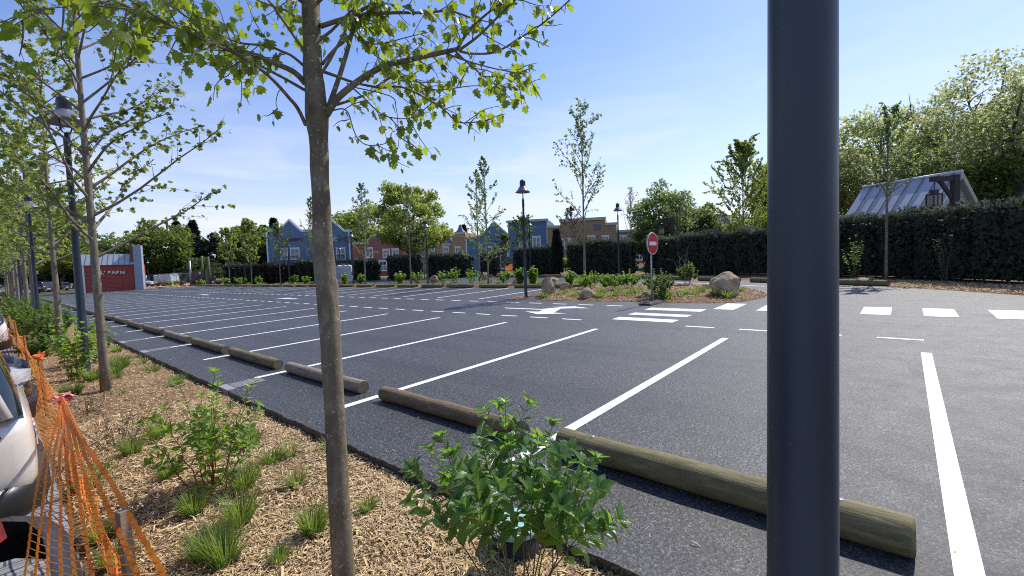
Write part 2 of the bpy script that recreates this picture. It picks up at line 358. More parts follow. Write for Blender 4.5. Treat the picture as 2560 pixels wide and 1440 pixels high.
M_['pink'] = m_plain('pink_cloth', (.75, .25, .25), .8, .2, 0, .25, 14)
random.seed(7); rng = np.random.default_rng(7)
# ------------------------------------------------------------------ the setting
def poly(name, pts, z, mat, kind='structure'):
    return MB().sheet(pts, z).build(name, mat, kind=kind)
grassmat = NT('field_ground'); _c = grassmat.coord(); _f = grassmat.noise(_c, .35, 6, .65)
grassmat.base(grassmat.ramp(_f, [(.35, (.05, .07, .025)), (.5, (.12, .1, .06)), (.7, (.2, .17, .11))]), .95, .1)
poly('ground', [(-900, -900), (900, -900), (900, 900), (-900, 900)], -.10, grassmat.mat)
# asphalt slab with its raised edge
edge = [(1.95, -14), (1.95, 86)] ; far = [(16, 90), (29.5, 78), (29.5, 46), (28.4, 33.9), (27.2, 26), (25.3, 17), (23.2, 10.7), (21.2, 5), (18.9, 1.2), (17.2, -.9), (15.9, -2.15), (14.2, -4.5), (12.5, -8), (11, -14)]
rows = []
ragged = [(1.95+.018*noise.noise(Vector((y*3.1, 0, 0)))+.012*noise.noise(Vector((y*17, 3, 0))), y) for y in np.arange(-14, 40, .05)] + [(1.95, 86)]
slab = ragged + far
MB().prism([(x, y) for x, y in reversed(slab)], -.095, 0.0).build('parking_asphalt', M_['asphalt'], kind='structure')
conc = m_plain('pale_road', (.24, .24, .25), .8, .3, 0, .12, .6)
MB().sheet([tuple(ground_at(-300, 88)[:2]), tuple(ground_at(500, 76)[:2]), tuple(ground_at(640, 108)[:2]), tuple(ground_at(-300, 135)[:2])], -.03).build('road', conc, kind='structure')
# mulch bed along the near edge: a gently uneven sheet
def bed(name, x0, x1, y0, y1, nx, ny, zf, mat):
    m = MB(); vs = [(x0+(x1-x0)*i/nx, y0+(y1-y0)*j/ny, 0) for j in range(ny+1) for i in range(nx+1)]
    vs = [(a, b, zf(a, b)) for a, b, _ in vs]
    m.add(vs, [(j*(nx+1)+i, j*(nx+1)+i+1, (j+1)*(nx+1)+i+1, (j+1)*(nx+1)+i) for j in range(ny) for i in range(nx)], 0, True)
    return m.build(name, mat, kind='structure')
def zbed(x, y):
    e = min(1, max(0, (1.97-x)/.35)); e2 = min(1, max(0, (x-.2)/.2))
    return -.085 + .055*e*e2 + .022*noise.noise(Vector((x*2.2, y*2.2, 0))) + .012*noise.noise(Vector((x*9, y*9, 4)))
bed('mulch_bed', .2, 1.98, -3, 90, 18, 900, zbed, M_['mulch'])
# block paving where the cars stand
def pavers():
    t = NT('grey_block_paving'); co = t.coord()
    b = t.n('ShaderNodeTexBrick'); b.inputs['Scale'].default_value = 1; b.inputs['Brick Width'].default_value = .2; b.inputs['Row Height'].default_value = .1
    b.inputs['Mortar Size'].default_value = .006; b.inputs['Color1'].default_value = (.23, .235, .25, 1); b.inputs['Color2'].default_value = (.33, .335, .35, 1); b.inputs['Mortar'].default_value = (.05, .05, .05, 1)
    t.l(co, b.inputs['Vector']); n_ = t.noise(co, 40, 5, .7); c = t.mix(t.ramp(n_, [(.4, (0, 0, 0)), (.7, (.4, .4, .4))]), b.outputs['Color'], (.15, .15, .16))
    t.base(c, .85, .3); t.bump(t.math('ADD', t.math('MULTIPLY', b.outputs['Fac'], -1), t.math('MULTIPLY', n_, .3)), .7, .006); return t.mat
poly('block_paving', [(-9, -3), (.2, -3), (.2, 90), (-9, 90)], -.06, pavers())
# strip of mulch under the far hedge
hs = [(x, y) for x, y in far[1:]] + [(26, -14), (30, 5), (34, 40), (36, 80)]
poly('hedge_bed', hs, -.02, M_['mulch_red'])
# planted island
isl = [tuple(G(*q_)[:2]) for q_ in ((1284, 744), (1352, 750), (1400, 752), (1451, 752.6), (1515, 753.5), (1577, 754), (1662, 757), (1774, 758), (1859, 754))]+[(14.85, 3.05), (15.8, 3.25), (16.9, 3.75), (17.8, 4.6), (18.6, 5.9), (19.05, 7.6), (19.5, 10), (19.6, 20), (19.6, 75), (17.35, 75), (17.35, 20), (17.3, 11.4), (16.2, 11.1), (14.4, 11.2)]
isl_v = [Vector((a, b)) for a, b in isl]
def smooth_loop(pts, n):
    o = []
    for i in range(len(pts)):
        p0, p1, p2, p3 = (Vector(pts[(i+k) % len(pts)]) for k in (-1, 0, 1, 2))
        for s in range(n):
            t = s/n; o.append(.5*((2*p1)+(p2-p0)*t+(2*p0-5*p1+4*p2-p3)*t*t+(3*p1-p0-3*p2+p3)*t**3))
    return o
outer = [Vector((p.x, p.y)) for p in smooth_loop(isl[:15], 5)] + [Vector(q) for q in isl[15:]]
outer = [Vector((p.x+.05*noise.noise(Vector((p.x*4, p.y*4, 1))), p.y+.05*noise.noise(Vector((p.x*4, p.y*4, 7))))) for p in outer]
def inside(p, poly_):
    c = False; n = len(poly_)
    for i in range(n):
        a, b = poly_[i], poly_[(i+1) % n]
        if (a[1] > p[1]) != (b[1] > p[1]) and p[0] < (b[0]-a[0])*(p[1]-a[1])/(b[1]-a[1])+a[0]: c = not c
    return c
def dist_edge(p, poly_):
    best = 9; P0 = Vector(p)
    for i in range(len(poly_)):
        a, b = Vector(poly_[i]), Vector(poly_[(i+1) % len(poly_)]); ab = b-a
        t = max(0, min(1, (P0-a).dot(ab)/max(ab.length_squared, 1e-9))); best = min(best, (a+ab*t-P0).length)
    return best
def zisl(x, y): return .012+.09*min(1, dist_edge((x, y), isl_v)/.9)+.02*noise.noise(Vector((x*2, y*2, 0)))
def island():
    import bmesh
    bm = bmesh.new(); vs = [bm.verts.new((p.x, p.y, .006)) for p in outer]; bm.faces.new(vs)
    bmesh.ops.triangulate(bm, faces=bm.faces[:])
    for _ in range(3):
        bmesh.ops.subdivide_edges(bm, edges=[e for e in bm.edges if e.calc_length() > .9], cuts=1, use_grid_fill=False); bmesh.ops.triangulate(bm, faces=bm.faces[:])
    for _ in range(3):
        bmesh.ops.subdivide_edges(bm, edges=[e for e in bm.edges if e.calc_length() > .9], cuts=1, use_grid_fill=False); bmesh.ops.triangulate(bm, faces=bm.faces[:])
    for v in bm.verts:
        if not v.is_boundary: v.co.z = zisl(v.co.x, v.co.y)
    me = bpy.data.meshes.new('planted_island'); bm.to_mesh(me); bm.free(); me.materials.append(M_['mulch_red'])
    for p in me.polygons: p.use_smooth = True
    o = bpy.data.objects.new('planted_island_bed', me); col.objects.link(o); o['kind'] = 'structure'
island()
# painted markings
bay = MB(); k = 0
for i in range(-3, 30):
    y = -.24+2.51*i if i < 1 else 2.29+2.505*(i-1)
    x0, x1 = (1.96+.48, 8.1)
    if i == 0: x0 = 1.99
    bay.sheet([(x0, y-.055), (x1, y-.055), (x1, y+.055), (x0, y+.055)], .004)
bay.build('bay_lines', M_['paint'], kind='structure')
b2 = MB()
for i in range(26):
    y = 12.55+2.5*i; b2.sheet([(12.4, y-.055), (17.1, y-.055), (17.1, y+.055), (12.4, y+.055)], .004)
b2.build('bay_lines_second_row', M_['paint'], kind='structure')
d = MB()
for i in range(0, 77):
    y = -.24+1.0*i
    if not (3.5 < y < 5.1): d.sheet([(9.0, y), (9.1, y), (9.1, y+.55), (9.0, y+.55)], .004)
for i in range(0, 72):
    y = 6.05+.975*i; d.sheet([(11.68, y), (11.79, y), (11.79, y+.52), (11.68, y+.52)], .004)
d.build('dashed_lines', M_['paint'], kind='structure')
c = MB()
for x0, x1 in ((9.37, 9.78), (10.2, 10.58), (11.15, 11.6)): c.sheet([(x0, 3.7), (x1, 3.7), (x1, 5.14), (x0, 5.14)], .005)
for y in (3.1, 2.13, 1.15, .18, -.8, -1.77, -2.74): c.sheet([(11.7, y), (12.95, y), (12.95, y+.49), (11.7, y+.49)], .005)
c.build('crosswalk_stripes', M_['paint'], kind='structure')
ar = [(1262, 769.5), (1354, 773), (1402, 768.6), (1372, 768), (1437.5, 766.4), (1475, 771.3), (1435, 771), (1402, 772), (1385, 782), (1417.6, 784), (1344, 786), (1313, 779), (1347, 779.5), (1358, 775), (1264, 771.3)]
MB().sheet([tuple(G(*p)[:2]) for p in ar], .006).build('turn_arrow', M_['paint'], kind='structure')
a2_ = MB()
for yy in (25.5, 40.0):
    for xx in (10.3,): a2_.sheet([(xx-.5, yy), (xx, yy+.35), (xx+.5, yy), (xx+.12, yy), (xx+.12, yy-1.6), (xx-.12, yy-1.6), (xx-.12, yy)], .005)
a2_.build('far_arrows', M_['paint'], kind='structure')
# fallen strip lines past the island
b3 = MB()
p, q = G(1640, 703.5), G(1915, 716); n_ = np.array([-(q-p)[1], (q-p)[0]])/np.linalg.norm(q-p)*.06
b3.sheet([tuple(p[:2]-n_), tuple(q[:2]-n_), tuple(q[:2]+n_), tuple(p[:2]+n_)], .004); b3.build('lane_line', M_['paint'], kind='structure')
# loose wood chips on the near bed and shredded bark on the island rim
def chips(name, n, fxy, zf, smin, smax, seed=1):
    r = np.random.default_rng(seed); xy = fxy(r, n); n = len(xy)
    z = np.array([zf(a, b) for a, b in xy])+r.uniform(0, .025, n)
    L = r.uniform(smin, smax, n)*(1+.8*(r.random(n) > .93)); W = L*r.uniform(.08, .22, n); az = r.uniform(0, 2*PI, n); el = r.normal(0, .28, n); ro = r.normal(0, .5, n)
    a = np.stack([np.cos(az)*np.cos(el), np.sin(az)*np.cos(el), np.sin(el)], 1); s = np.stack([-np.sin(az), np.cos(az), np.zeros(n)], 1)
    nn = np.cross(a, s); s2 = s*np.cos(ro)[:, None]+nn*np.sin(ro)[:, None]; up = np.cross(a, s2)
    up *= np.sign(up[:, 2])[:, None]
    c0 = np.concatenate([xy, z[:, None]], 1); V = np.zeros((n, 6, 3))
    bend = r.normal(0, .1, n)
    for i, (u, v, h) in enumerate(((-1, -.6, 0), (-.1, -1, 1), (1, -.5, 0), (1, .4, 0), (0.1, 1, 1), (-1, .7, 0))):
        V[:, i] = c0+a*(L*.5*u)[:, None]+s2*(W*.5*v)[:, None]+up*(h*bend*L)[:, None]
    t = np.clip(r.beta(2.2, 2.0, n), 0, 1)
    return np_mesh(name, V.reshape(-1, 3), [(0, 1, 4, 5), (1, 2, 3, 4)], 6, n, M_['chip'], tint=t, kind='stuff')
def near_xy(r, n):
    y = np.concatenate([r.uniform(.7, 3.2, int(n*.5)), r.uniform(3.2, 7, int(n*.32)), r.uniform(7, 16, int(n*.18))]); x = r.uniform(.24, 1.99, len(y)); return np.stack([x, y], 1)
tag(chips('wood_chips', 110000, near_xy, zbed, .015, .05), 'loose shredded wood chips covering the near planting bed', 'wood chips')
def isl_xy(r, n):
    q = np.stack([r.uniform(12, 19.7, n), r.uniform(3, 12, n)], 1); return q[[inside(p, isl_v) for p in q]]
tag(chips('bark_mulch', 26000, isl_xy, zisl, .04, .10, 2), 'shredded brown bark scattered over the planted island', 'mulch')
def hb_xy(r, n):
    t = r.uniform(0, 1, n); a = np.array([19.5, 2.0]); b = np.array([14.5, -4.2]); p_ = a+(b-a)*t[:, None]; return p_+np.stack([r.uniform(.1, 2.6, n), r.uniform(-1.0, .2, n)*.8], 1)
tag(chips('hedge_litter', 9000, hb_xy, lambda a, b: -.01, .05, .13, 3), 'dark shredded bark and dry litter under the tall hedge', 'mulch')
# gravel crumbs on the asphalt
def cr_xy(r, n): return np.stack([1.97+r.exponential(.7, n), r.uniform(-1.2, 12, n)], 1)
tag(chips('asphalt_litter', 260, cr_xy, lambda a, b: -.008, .012, .04, 5), 'few stray wood splinters dropped on the black asphalt', 'litter')
# ------------------------------------------------------------------ leaf templates (axis +Y, face up +Z), unit length
def tpl_plane():
    half = [(0, 0), (.16, -.06), (.30, .02), (.50, .10), (.36, .24), (.56, .46), (.34, .50), (.27, .60), (.30, .78), (.13, .80), (0, 1.0)]
    v = [(x, y, .22*abs(x)-.10*y*y) for x, y in half]; n = len(v)
    v += [(-x, y, z) for x, y, z in v[1:-1]]
    mid = [(0, .35, -.03)]
    V = v+mid; mi = len(V)-1
    f = [(mi, i, i+1) for i in range(n-1)]; L = [0]+list(range(n, 2*n-2))+[n-1]; f += [(mi, L[i+1], L[i]) for i in range(len(L)-1)]
    return np.array(V, float), f
def tpl_ovate(rows=6, wid=.26):
    V = []; UV = []
    for j in range(rows+1):
        t = j/rows; w = wid*math.sin(PI*min(1, t**.8))*(1 if t < 1 else 0)+.004
        for i, s in enumerate((-1, -.5, 0, .5, 1)):
            V.append((s*w, t, .42*abs(s)*w-.20*t*t+.008*math.sin(t*7+s*2))); UV.append((.5+s*.5, t))
    f = [(j*5+i, j*5+i+1, (j+1)*5+i+1, (j+1)*5+i) for j in range(rows) for i in range(4)]
    return np.array(V, float), f, np.array(UV, float)
T_PLANE = tpl_plane(); T_OV = tpl_ovate()
T_KITE = (np.array([(0, 0, 0), (.3, .42, .07), (0, 1, -.12), (-.3, .42, .07)], float), [(0, 1, 2), (0, 2, 3)])
T_LOBE = (np.array([(0, 0, 0), (.34, .12, .06), (.46, .5, .08), (.2, .62, .02), (0, 1, -.14), (-.2, .62, .02), (-.46, .5, .08), (-.34, .12, .06)], float), [(0, 1, 2, 3), (0, 3, 4), (0, 4, 5), (0, 5, 6, 7)])
T_CLUMP = (np.array([(0, 0, 0), (.5, .3, .1), (.15, .55, 0), (.3, 1, -.1), (-.2, .6, .08), (-.5, .75, .1), (-.35, .1, 0)], float), [(0, 1, 2), (0, 2, 3, 4), (0, 4, 5, 6)])
T_SPRIG = (np.array([(0, 0, 0), (.16, .5, .03), (0, 1, .1), (-.16, .5, .03)], float), [(0, 1, 2, 3)])
def unit(a): return a/np.maximum(np.linalg.norm(a, axis=1, keepdims=True), 1e-9)
def leaves(name, pos, axis, size, tpl, mat, parent, rng_, tint=None, nrm=None, nz=.7, kind=None):
    n = len(pos); axis = unit(np.asarray(axis, float)); size = np.broadcast_to(size, (n,))
    if nrm is None: nrm = rng_.normal(0, 1, (n, 3)); nrm[:, 2] += nz
    x = unit(np.cross(axis, nrm)); z = np.cross(x, axis)
    B = np.stack([x, axis, z], 1)*size[:, None, None]
    V = np.einsum('kj,njc->nkc', tpl[0], B)+np.asarray(pos)[:, None, :]
    if tint is None: tint = rng_.beta(2, 2, n)
    return np_mesh(name, V.reshape(-1, 3), tpl[1], len(tpl[0]), n, mat, parent, np.clip(tint, 0, 1), tpl[2] if len(tpl) > 2 else None, kind, len(tpl[0]) > 25)
def rnd_perp(r, d):
    v = Vector((r.gauss(0, 1), r.gauss(0, 1), r.gauss(0, 1))); v -= d*v.dot(d); return v.normalized()
def branch(r, p, d, L, n, wob, up=0.0):
    pts = [p.copy()]; d = d.normalized()
    for i in range(n):
        d = (d+Vector((r.gauss(0, wob), r.gauss(0, wob), r.gauss(0, wob)+up))).normalized(); pts.append(pts[-1]+d*(L/n))
    return pts
def at_t(pts, t):
    s = t*(len(pts)-1); i = min(int(s), len(pts)-2); f = s-i; return pts[i].lerp(pts[i+1], f), (pts[i+1]-pts[i]).normalized()
def tree(name, label, base, H, cb, cr, nprim, leafn, lsize, seed, leafmat, barkmat, tpl=T_LOBE, r0=.055, group=None, cat='tree', rise=.75, prof=None, twigs=5, twl=.38, droop=.25, kids=True, lean=(0, 0), skirt=0, wind=(0, 0, 0), tk=8, openness=0):
    """single-leader young tree: trunk with branches, leaves strung on the twigs"""
    r = random.Random(seed); rg = np.random.default_rng(seed)
    t = thing(name, label, cat, base, 0, group)
    n = 14; tp = []
    for i in range(n+1):
        f = i/n; z = H*f; tp.append(Vector((lean[0]*f+.025*H*.12*math.sin(f*5+seed)*f, lean[1]*f+.02*H*.12*math.cos(f*6+seed*2)*f, z)))
    m = MB(); rad = [r0*(1.25 if i == 0 else 1)*(1-.9*(i/n)**1.15)+.004 for i in range(n+1)]
    tp[0].z = -.06; m.tube(tp, rad, tk, bumps=.12, seed=seed)
    if prof is None: prof = lambda f: math.sin(PI*min(1, .18+.82*f))**.8 if f < .99 else .1
    lp = []; la = []
    def addleaf(p, d):
        lp.append(p); a = d*.8+Vector((r.gauss(0, .7), r.gauss(0, .7), r.gauss(0, .5)-droop*2))+Vector(wind); la.append(a)
    for i in range(nprim):
        f = (i+.5*r.random())/nprim; z = cb+(H-cb)*f; p, td = at_t(tp, z/H); az = i*2.399+r.gauss(0, .35)
        L = cr*max(.12, prof(f))*r.uniform(.75, 1.15)
        e = rise*(1+.35*f)+r.gauss(0, .1)-skirt*(1-f)
        d = Vector((math.cos(az)*math.cos(e), math.sin(az)*math.cos(e), math.sin(e)))
        br = branch(r, p, d, L, 6, .09, .035+skirt*.08); R0 = max(.006, r0*.42*(1-f*.7)); m.tube(br, [R0*(1-.85*k_/6)+.002 for k_ in range(7)], 5, 0, False)
        for q in range(twigs):
            s = .25+.72*(q+r.random())/twigs; bp, bd = at_t(br, min(s, .99)); td_ = (bd*1.0+rnd_perp(r, bd)*r.uniform(.5, 1.1)+Vector((0, 0, .1))).normalized()
            tw = branch(r, bp, td_, L*twl*r.uniform(.5, 1.2)*(1-.4*s), 3, .15, -.02); m.tube(tw, [max(.0025, R0*.35), .003, .002, .0015], 3, 0, False)
            for _ in range(max(1, int(leafn/(nprim*twigs)*r.uniform(.7, 1.3)))):
                s2 = r.random()**.7; lp_, ld = at_t(tw, s2*.99); addleaf(lp_+rnd_perp(r, ld)*lsize*.4, ld)
        for _ in range(max(1, int(leafn*.25/nprim))):
            s2 = r.uniform(.3, 1)**.7; lp_, ld = at_t(br, s2*.99); addleaf(lp_+rnd_perp(r, ld)*lsize*.4, ld)
    for _ in range(int(leafn*.05)):
        lp_, ld = at_t(tp, r.uniform(.8, .995)); addleaf(lp_+rnd_perp(r, ld)*lsize*.5, ld)
    m.build('trunk', barkmat, t)
    pos = np.array([tuple(v) for v in lp]); ax = np.array([tuple(v) for v in la]); sz = lsize*rg.uniform(.65, 1.25, len(pos))
    leaves('crown', pos, ax, sz, tpl, leafmat, t, rg)
    return t
def big_tree(name, label, base, H, crad, cz, seed, leafmat, barkmat, nleaf=9000, lsize=.3, nclump=60, r0=.3, group=None, aspect=1.0, cat='tree', flat=1.0, trunk_h=None, limbs=9, gaps=.5, top=1.0, tone=(0, 0), tpl=T_CLUMP, hang=0.0):
    """broad old tree: limbs fan out to leaf clumps spread over an uneven crown"""
    r = random.Random(seed); rg = np.random.default_rng(seed)
    t = thing(name, label, cat, base, 0, group); m = MB()
    th = trunk_h or H*.28; cen = Vector((0, 0, cz)); hz = H-cz
    tp = [Vector((.03*H*noise.noise(Vector((i*.6, seed, 0))), .03*H*noise.noise(Vector((i*.6, seed, 5))), -.1+th*i/5)) for i in range(6)]
    m.tube(tp, [r0*(1.35-.1*i) if i < 2 else r0*(1-.06*i) for i in range(6)], 9, bumps=.15, seed=seed)
    cl = []
    for i in range(nclump):
        u = 1-2*(i+.5)/nclump; az = i*2.399+r.gauss(0, .3); rr = (1-gaps*r.random()**1.6)
        s = math.sqrt(max(0, 1-u*u)); k_ = 1+.22*noise.noise(Vector((math.cos(az)*1.7, math.sin(az)*1.7, u*1.7+seed)))
        dn = hz if u > 0 else (cz-th)*.9
        cl.append(Vector((math.cos(az)*s*crad*aspect, math.sin(az)*s*crad*aspect, cz+u*dn*(top if u > 0 else 1)))*1.0)
        c_ = cl[-1]; c_.x *= rr*k_; c_.y *= rr*k_; c_.z = cz+(c_.z-cz)*rr*k_
    for i in range(limbs):
        tgt = cl[(i*7+3) % nclump]; s = tp[-1].copy(); s.z = th*r.uniform(.75, 1.0)
        mid = s.lerp(tgt, .5)+Vector((0, 0, -.06*H*r.random())); pts = []
        for q in range(7):
            f = q/6; a = s.lerp(mid, f); b = mid.lerp(tgt, f); pts.append(a.lerp(b, f)+Vector((r.gauss(0, .02*crad), r.gauss(0, .02*crad), 0)))
        m.tube(pts, [r0*.5*(1-.85*q/6) for q in range(7)], 6, 0, False)
        for q in range(4):
            bp, bd = at_t(pts, r.uniform(.4, .95)); tw = branch(r, bp, (bd+rnd_perp(r, bd)*.8), crad*.35, 4, .15, .03); m.tube(tw, [r0*.14*(1-.2*j) for j in range(5)], 4, 0, False)
    m.build('trunk', barkmat, t)
    ca = np.array([tuple(c) for c in cl]); cs = rg.uniform(.6, 1.25, nclump)
    w_ = cs**2/np.sum(cs**2); idx = rg.choice(nclump, nleaf, p=w_)
    dirs = unit(rg.normal(0, 1, (nleaf, 3))); rad = (rg.random(nleaf)**.45)*cs[idx]*crad*(2.1/math.sqrt(nclump))*1.15
    pos = ca[idx]+dirs*rad[:, None]*np.array([1, 1, .72*flat])
    pos[:, 2] = np.maximum(pos[:, 2], th*.55)
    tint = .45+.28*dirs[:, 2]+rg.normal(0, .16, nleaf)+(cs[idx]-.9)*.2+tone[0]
    out = pos-np.array([0, 0, cz]); ax = unit(out)*.5+rg.normal(0, .6, (nleaf, 3)); ax[:, 2] -= .2+hang
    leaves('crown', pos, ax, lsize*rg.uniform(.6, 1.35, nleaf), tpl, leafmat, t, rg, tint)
    return t
def conifer(name, label, base, H, rad, seed, mat, n=3500, group=None, lsize=.5, narrow=False, base_z=.06):
    rg = np.random.default_rng(seed); t = thing(name, label, 'conifer', base, 0, group)
    MB().tube([Vector((0, 0, -.1)), Vector((0, 0, H*.5)), Vector((0, 0, H*.97))], [H*.02, H*.012, .02], 7).build('trunk', M_['bark_dark'], t)
    f = rg.random(n)**.85; z = H*(base_z+(1-base_z)*f); lay = .8+.28*np.sin(z*(7.5 if not narrow else 3)/max(1, H*.12)+seed)
    az = rg.uniform(0, 2*PI, n); R_ = rad*((1-f)**(.75 if not narrow else .55))*lay*(1+.22*np.sin(az*3+z*1.3+seed))+.05
    q = rg.uniform(.5, 1, n)**.5*R_; pos = np.stack([np.cos(az)*q, np.sin(az)*q, z-(.25*q if not narrow else 0)], 1)
    ax = np.stack([np.cos(az), np.sin(az), rg.normal(-.15 if not narrow else 1.2, .35, n)], 1)+rg.normal(0, .3, (n, 3))
    leaves('crown', pos, ax, lsize*rg.uniform(.6, 1.3, n), T_CLUMP, mat, t, rg, .35+.4*(q/R_-.7)+rg.normal(0, .2, n)); return t
def hedge(label, p0, p1, h0, h1, thick=.9, dens=330, size=.17, seed=0, mat=None, lumps=.17, round_=False, group='dark clipped yew hedges', brown=0.0, z0=0.0):
    """trimmed hedge from p0 to p1 (ground points of its near face)"""
    rg = np.random.default_rng(seed); a = Vector(tuple(p0)); b = Vector(tuple(p1)); L = (b-a).length; rz = math.atan2(b.y-a.y, b.x-a.x)
    t = thing('hedge', label, 'hedge', a, rz, group)
    ny = 1.0 if (Matrix.Rotation(rz, 3, 'Z') @ Vector((0, 1, 0))).dot(Vector(tuple(FWD))) > 0 else -1.0
    # prism core, a little inside the leaves
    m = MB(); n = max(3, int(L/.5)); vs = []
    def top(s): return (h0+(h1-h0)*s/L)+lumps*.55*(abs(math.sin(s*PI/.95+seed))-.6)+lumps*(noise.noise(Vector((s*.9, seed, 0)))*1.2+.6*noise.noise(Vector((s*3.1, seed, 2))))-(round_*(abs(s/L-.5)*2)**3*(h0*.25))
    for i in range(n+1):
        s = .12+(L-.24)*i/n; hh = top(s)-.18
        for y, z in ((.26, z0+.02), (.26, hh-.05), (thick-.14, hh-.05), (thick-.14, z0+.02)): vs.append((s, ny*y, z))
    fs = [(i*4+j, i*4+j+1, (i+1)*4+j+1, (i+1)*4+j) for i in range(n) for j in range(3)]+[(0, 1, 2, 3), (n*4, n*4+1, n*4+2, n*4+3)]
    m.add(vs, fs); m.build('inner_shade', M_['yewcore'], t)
    A = L*h0; nf = int(A*dens); nt_ = int(L*thick*dens*1.3); ne = int(thick*h0*dens*.8)
    s = rg.uniform(0, L, nf); hh = np.array([top(v) for v in s]); z = z0+(hh-z0)*rg.random(nf)**.95; y = np.abs(rg.normal(0, .07, nf))
    y = y-.16*np.abs(np.sin(s*PI/.95+seed))+.14+.06*np.sin(s*2.2+seed)+.05*np.sin(s*6+z*2); pF = np.stack([s, y, z], 1); aF = np.stack([rg.normal(0, .35, nf), np.full(nf, -.35), np.full(nf, 1.0)+rg.normal(0, .3, nf)], 1)
    s = rg.uniform(0, L, nt_); hh = np.array([top(v) for v in s]); pT = np.stack([s, rg.uniform(0, thick, nt_), hh-np.abs(rg.normal(0, .06, nt_))+(rg.random(nt_) > .8)*rg.uniform(0, .22, nt_)], 1); aT = np.stack([rg.normal(0, .35, nt_), rg.normal(0, .35, nt_), np.ones(nt_)], 1)
    e = rg.integers(0, 2, ne); ye = rg.uniform(0, thick, ne); ze = rg.random(ne)*h0*.97; hh = np.where(e == 0, top(0.05), top(L-.05)); pE = np.stack([np.where(e == 0, .03, L-.03)+rg.normal(0, .05, ne), ye, z0+(hh-z0)*rg.random(ne)], 1); aE = np.stack([np.where(e == 0, -.4, .4), rg.normal(0, .3, ne), np.ones(ne)], 1)
    pos = np.concatenate([pF, pT, pE]); ax = np.concatenate([aF, aT, aE]); pos[:, 1] *= ny; ax[:, 1] *= ny
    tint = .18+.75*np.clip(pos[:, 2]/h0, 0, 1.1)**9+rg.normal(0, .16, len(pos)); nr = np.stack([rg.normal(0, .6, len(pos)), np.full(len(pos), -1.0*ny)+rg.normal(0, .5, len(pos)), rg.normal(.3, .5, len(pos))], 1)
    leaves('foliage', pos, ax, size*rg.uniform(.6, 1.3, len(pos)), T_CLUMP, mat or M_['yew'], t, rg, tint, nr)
    ns = int(L*7); ss = rg.uniform(0, L, ns); pS = np.stack([ss, ny*rg.uniform(0, thick, ns), np.array([top(v) for v in ss])-.06], 1); leaves('stray_shoots', pS, np.stack([rg.normal(0, .35, ns), rg.normal(0, .35, ns), np.ones(ns)], 1), size*rg.uniform(1.4, 3.2, ns), T_SPRIG, mat or M_['yew'], t, rg, rg.uniform(.5, 1, ns), kind='stuff')
    if brown:
        k_ = rg.random(len(pT)) < brown; pp = pT[k_].copy(); pp[:, 1] *= ny; leaves('dry_tips', pp+np.array([0, 0, .03]), aT[k_], size*.8, T_CLUMP, M_['yewbrown'], t, rg, kind='stuff')
    return t
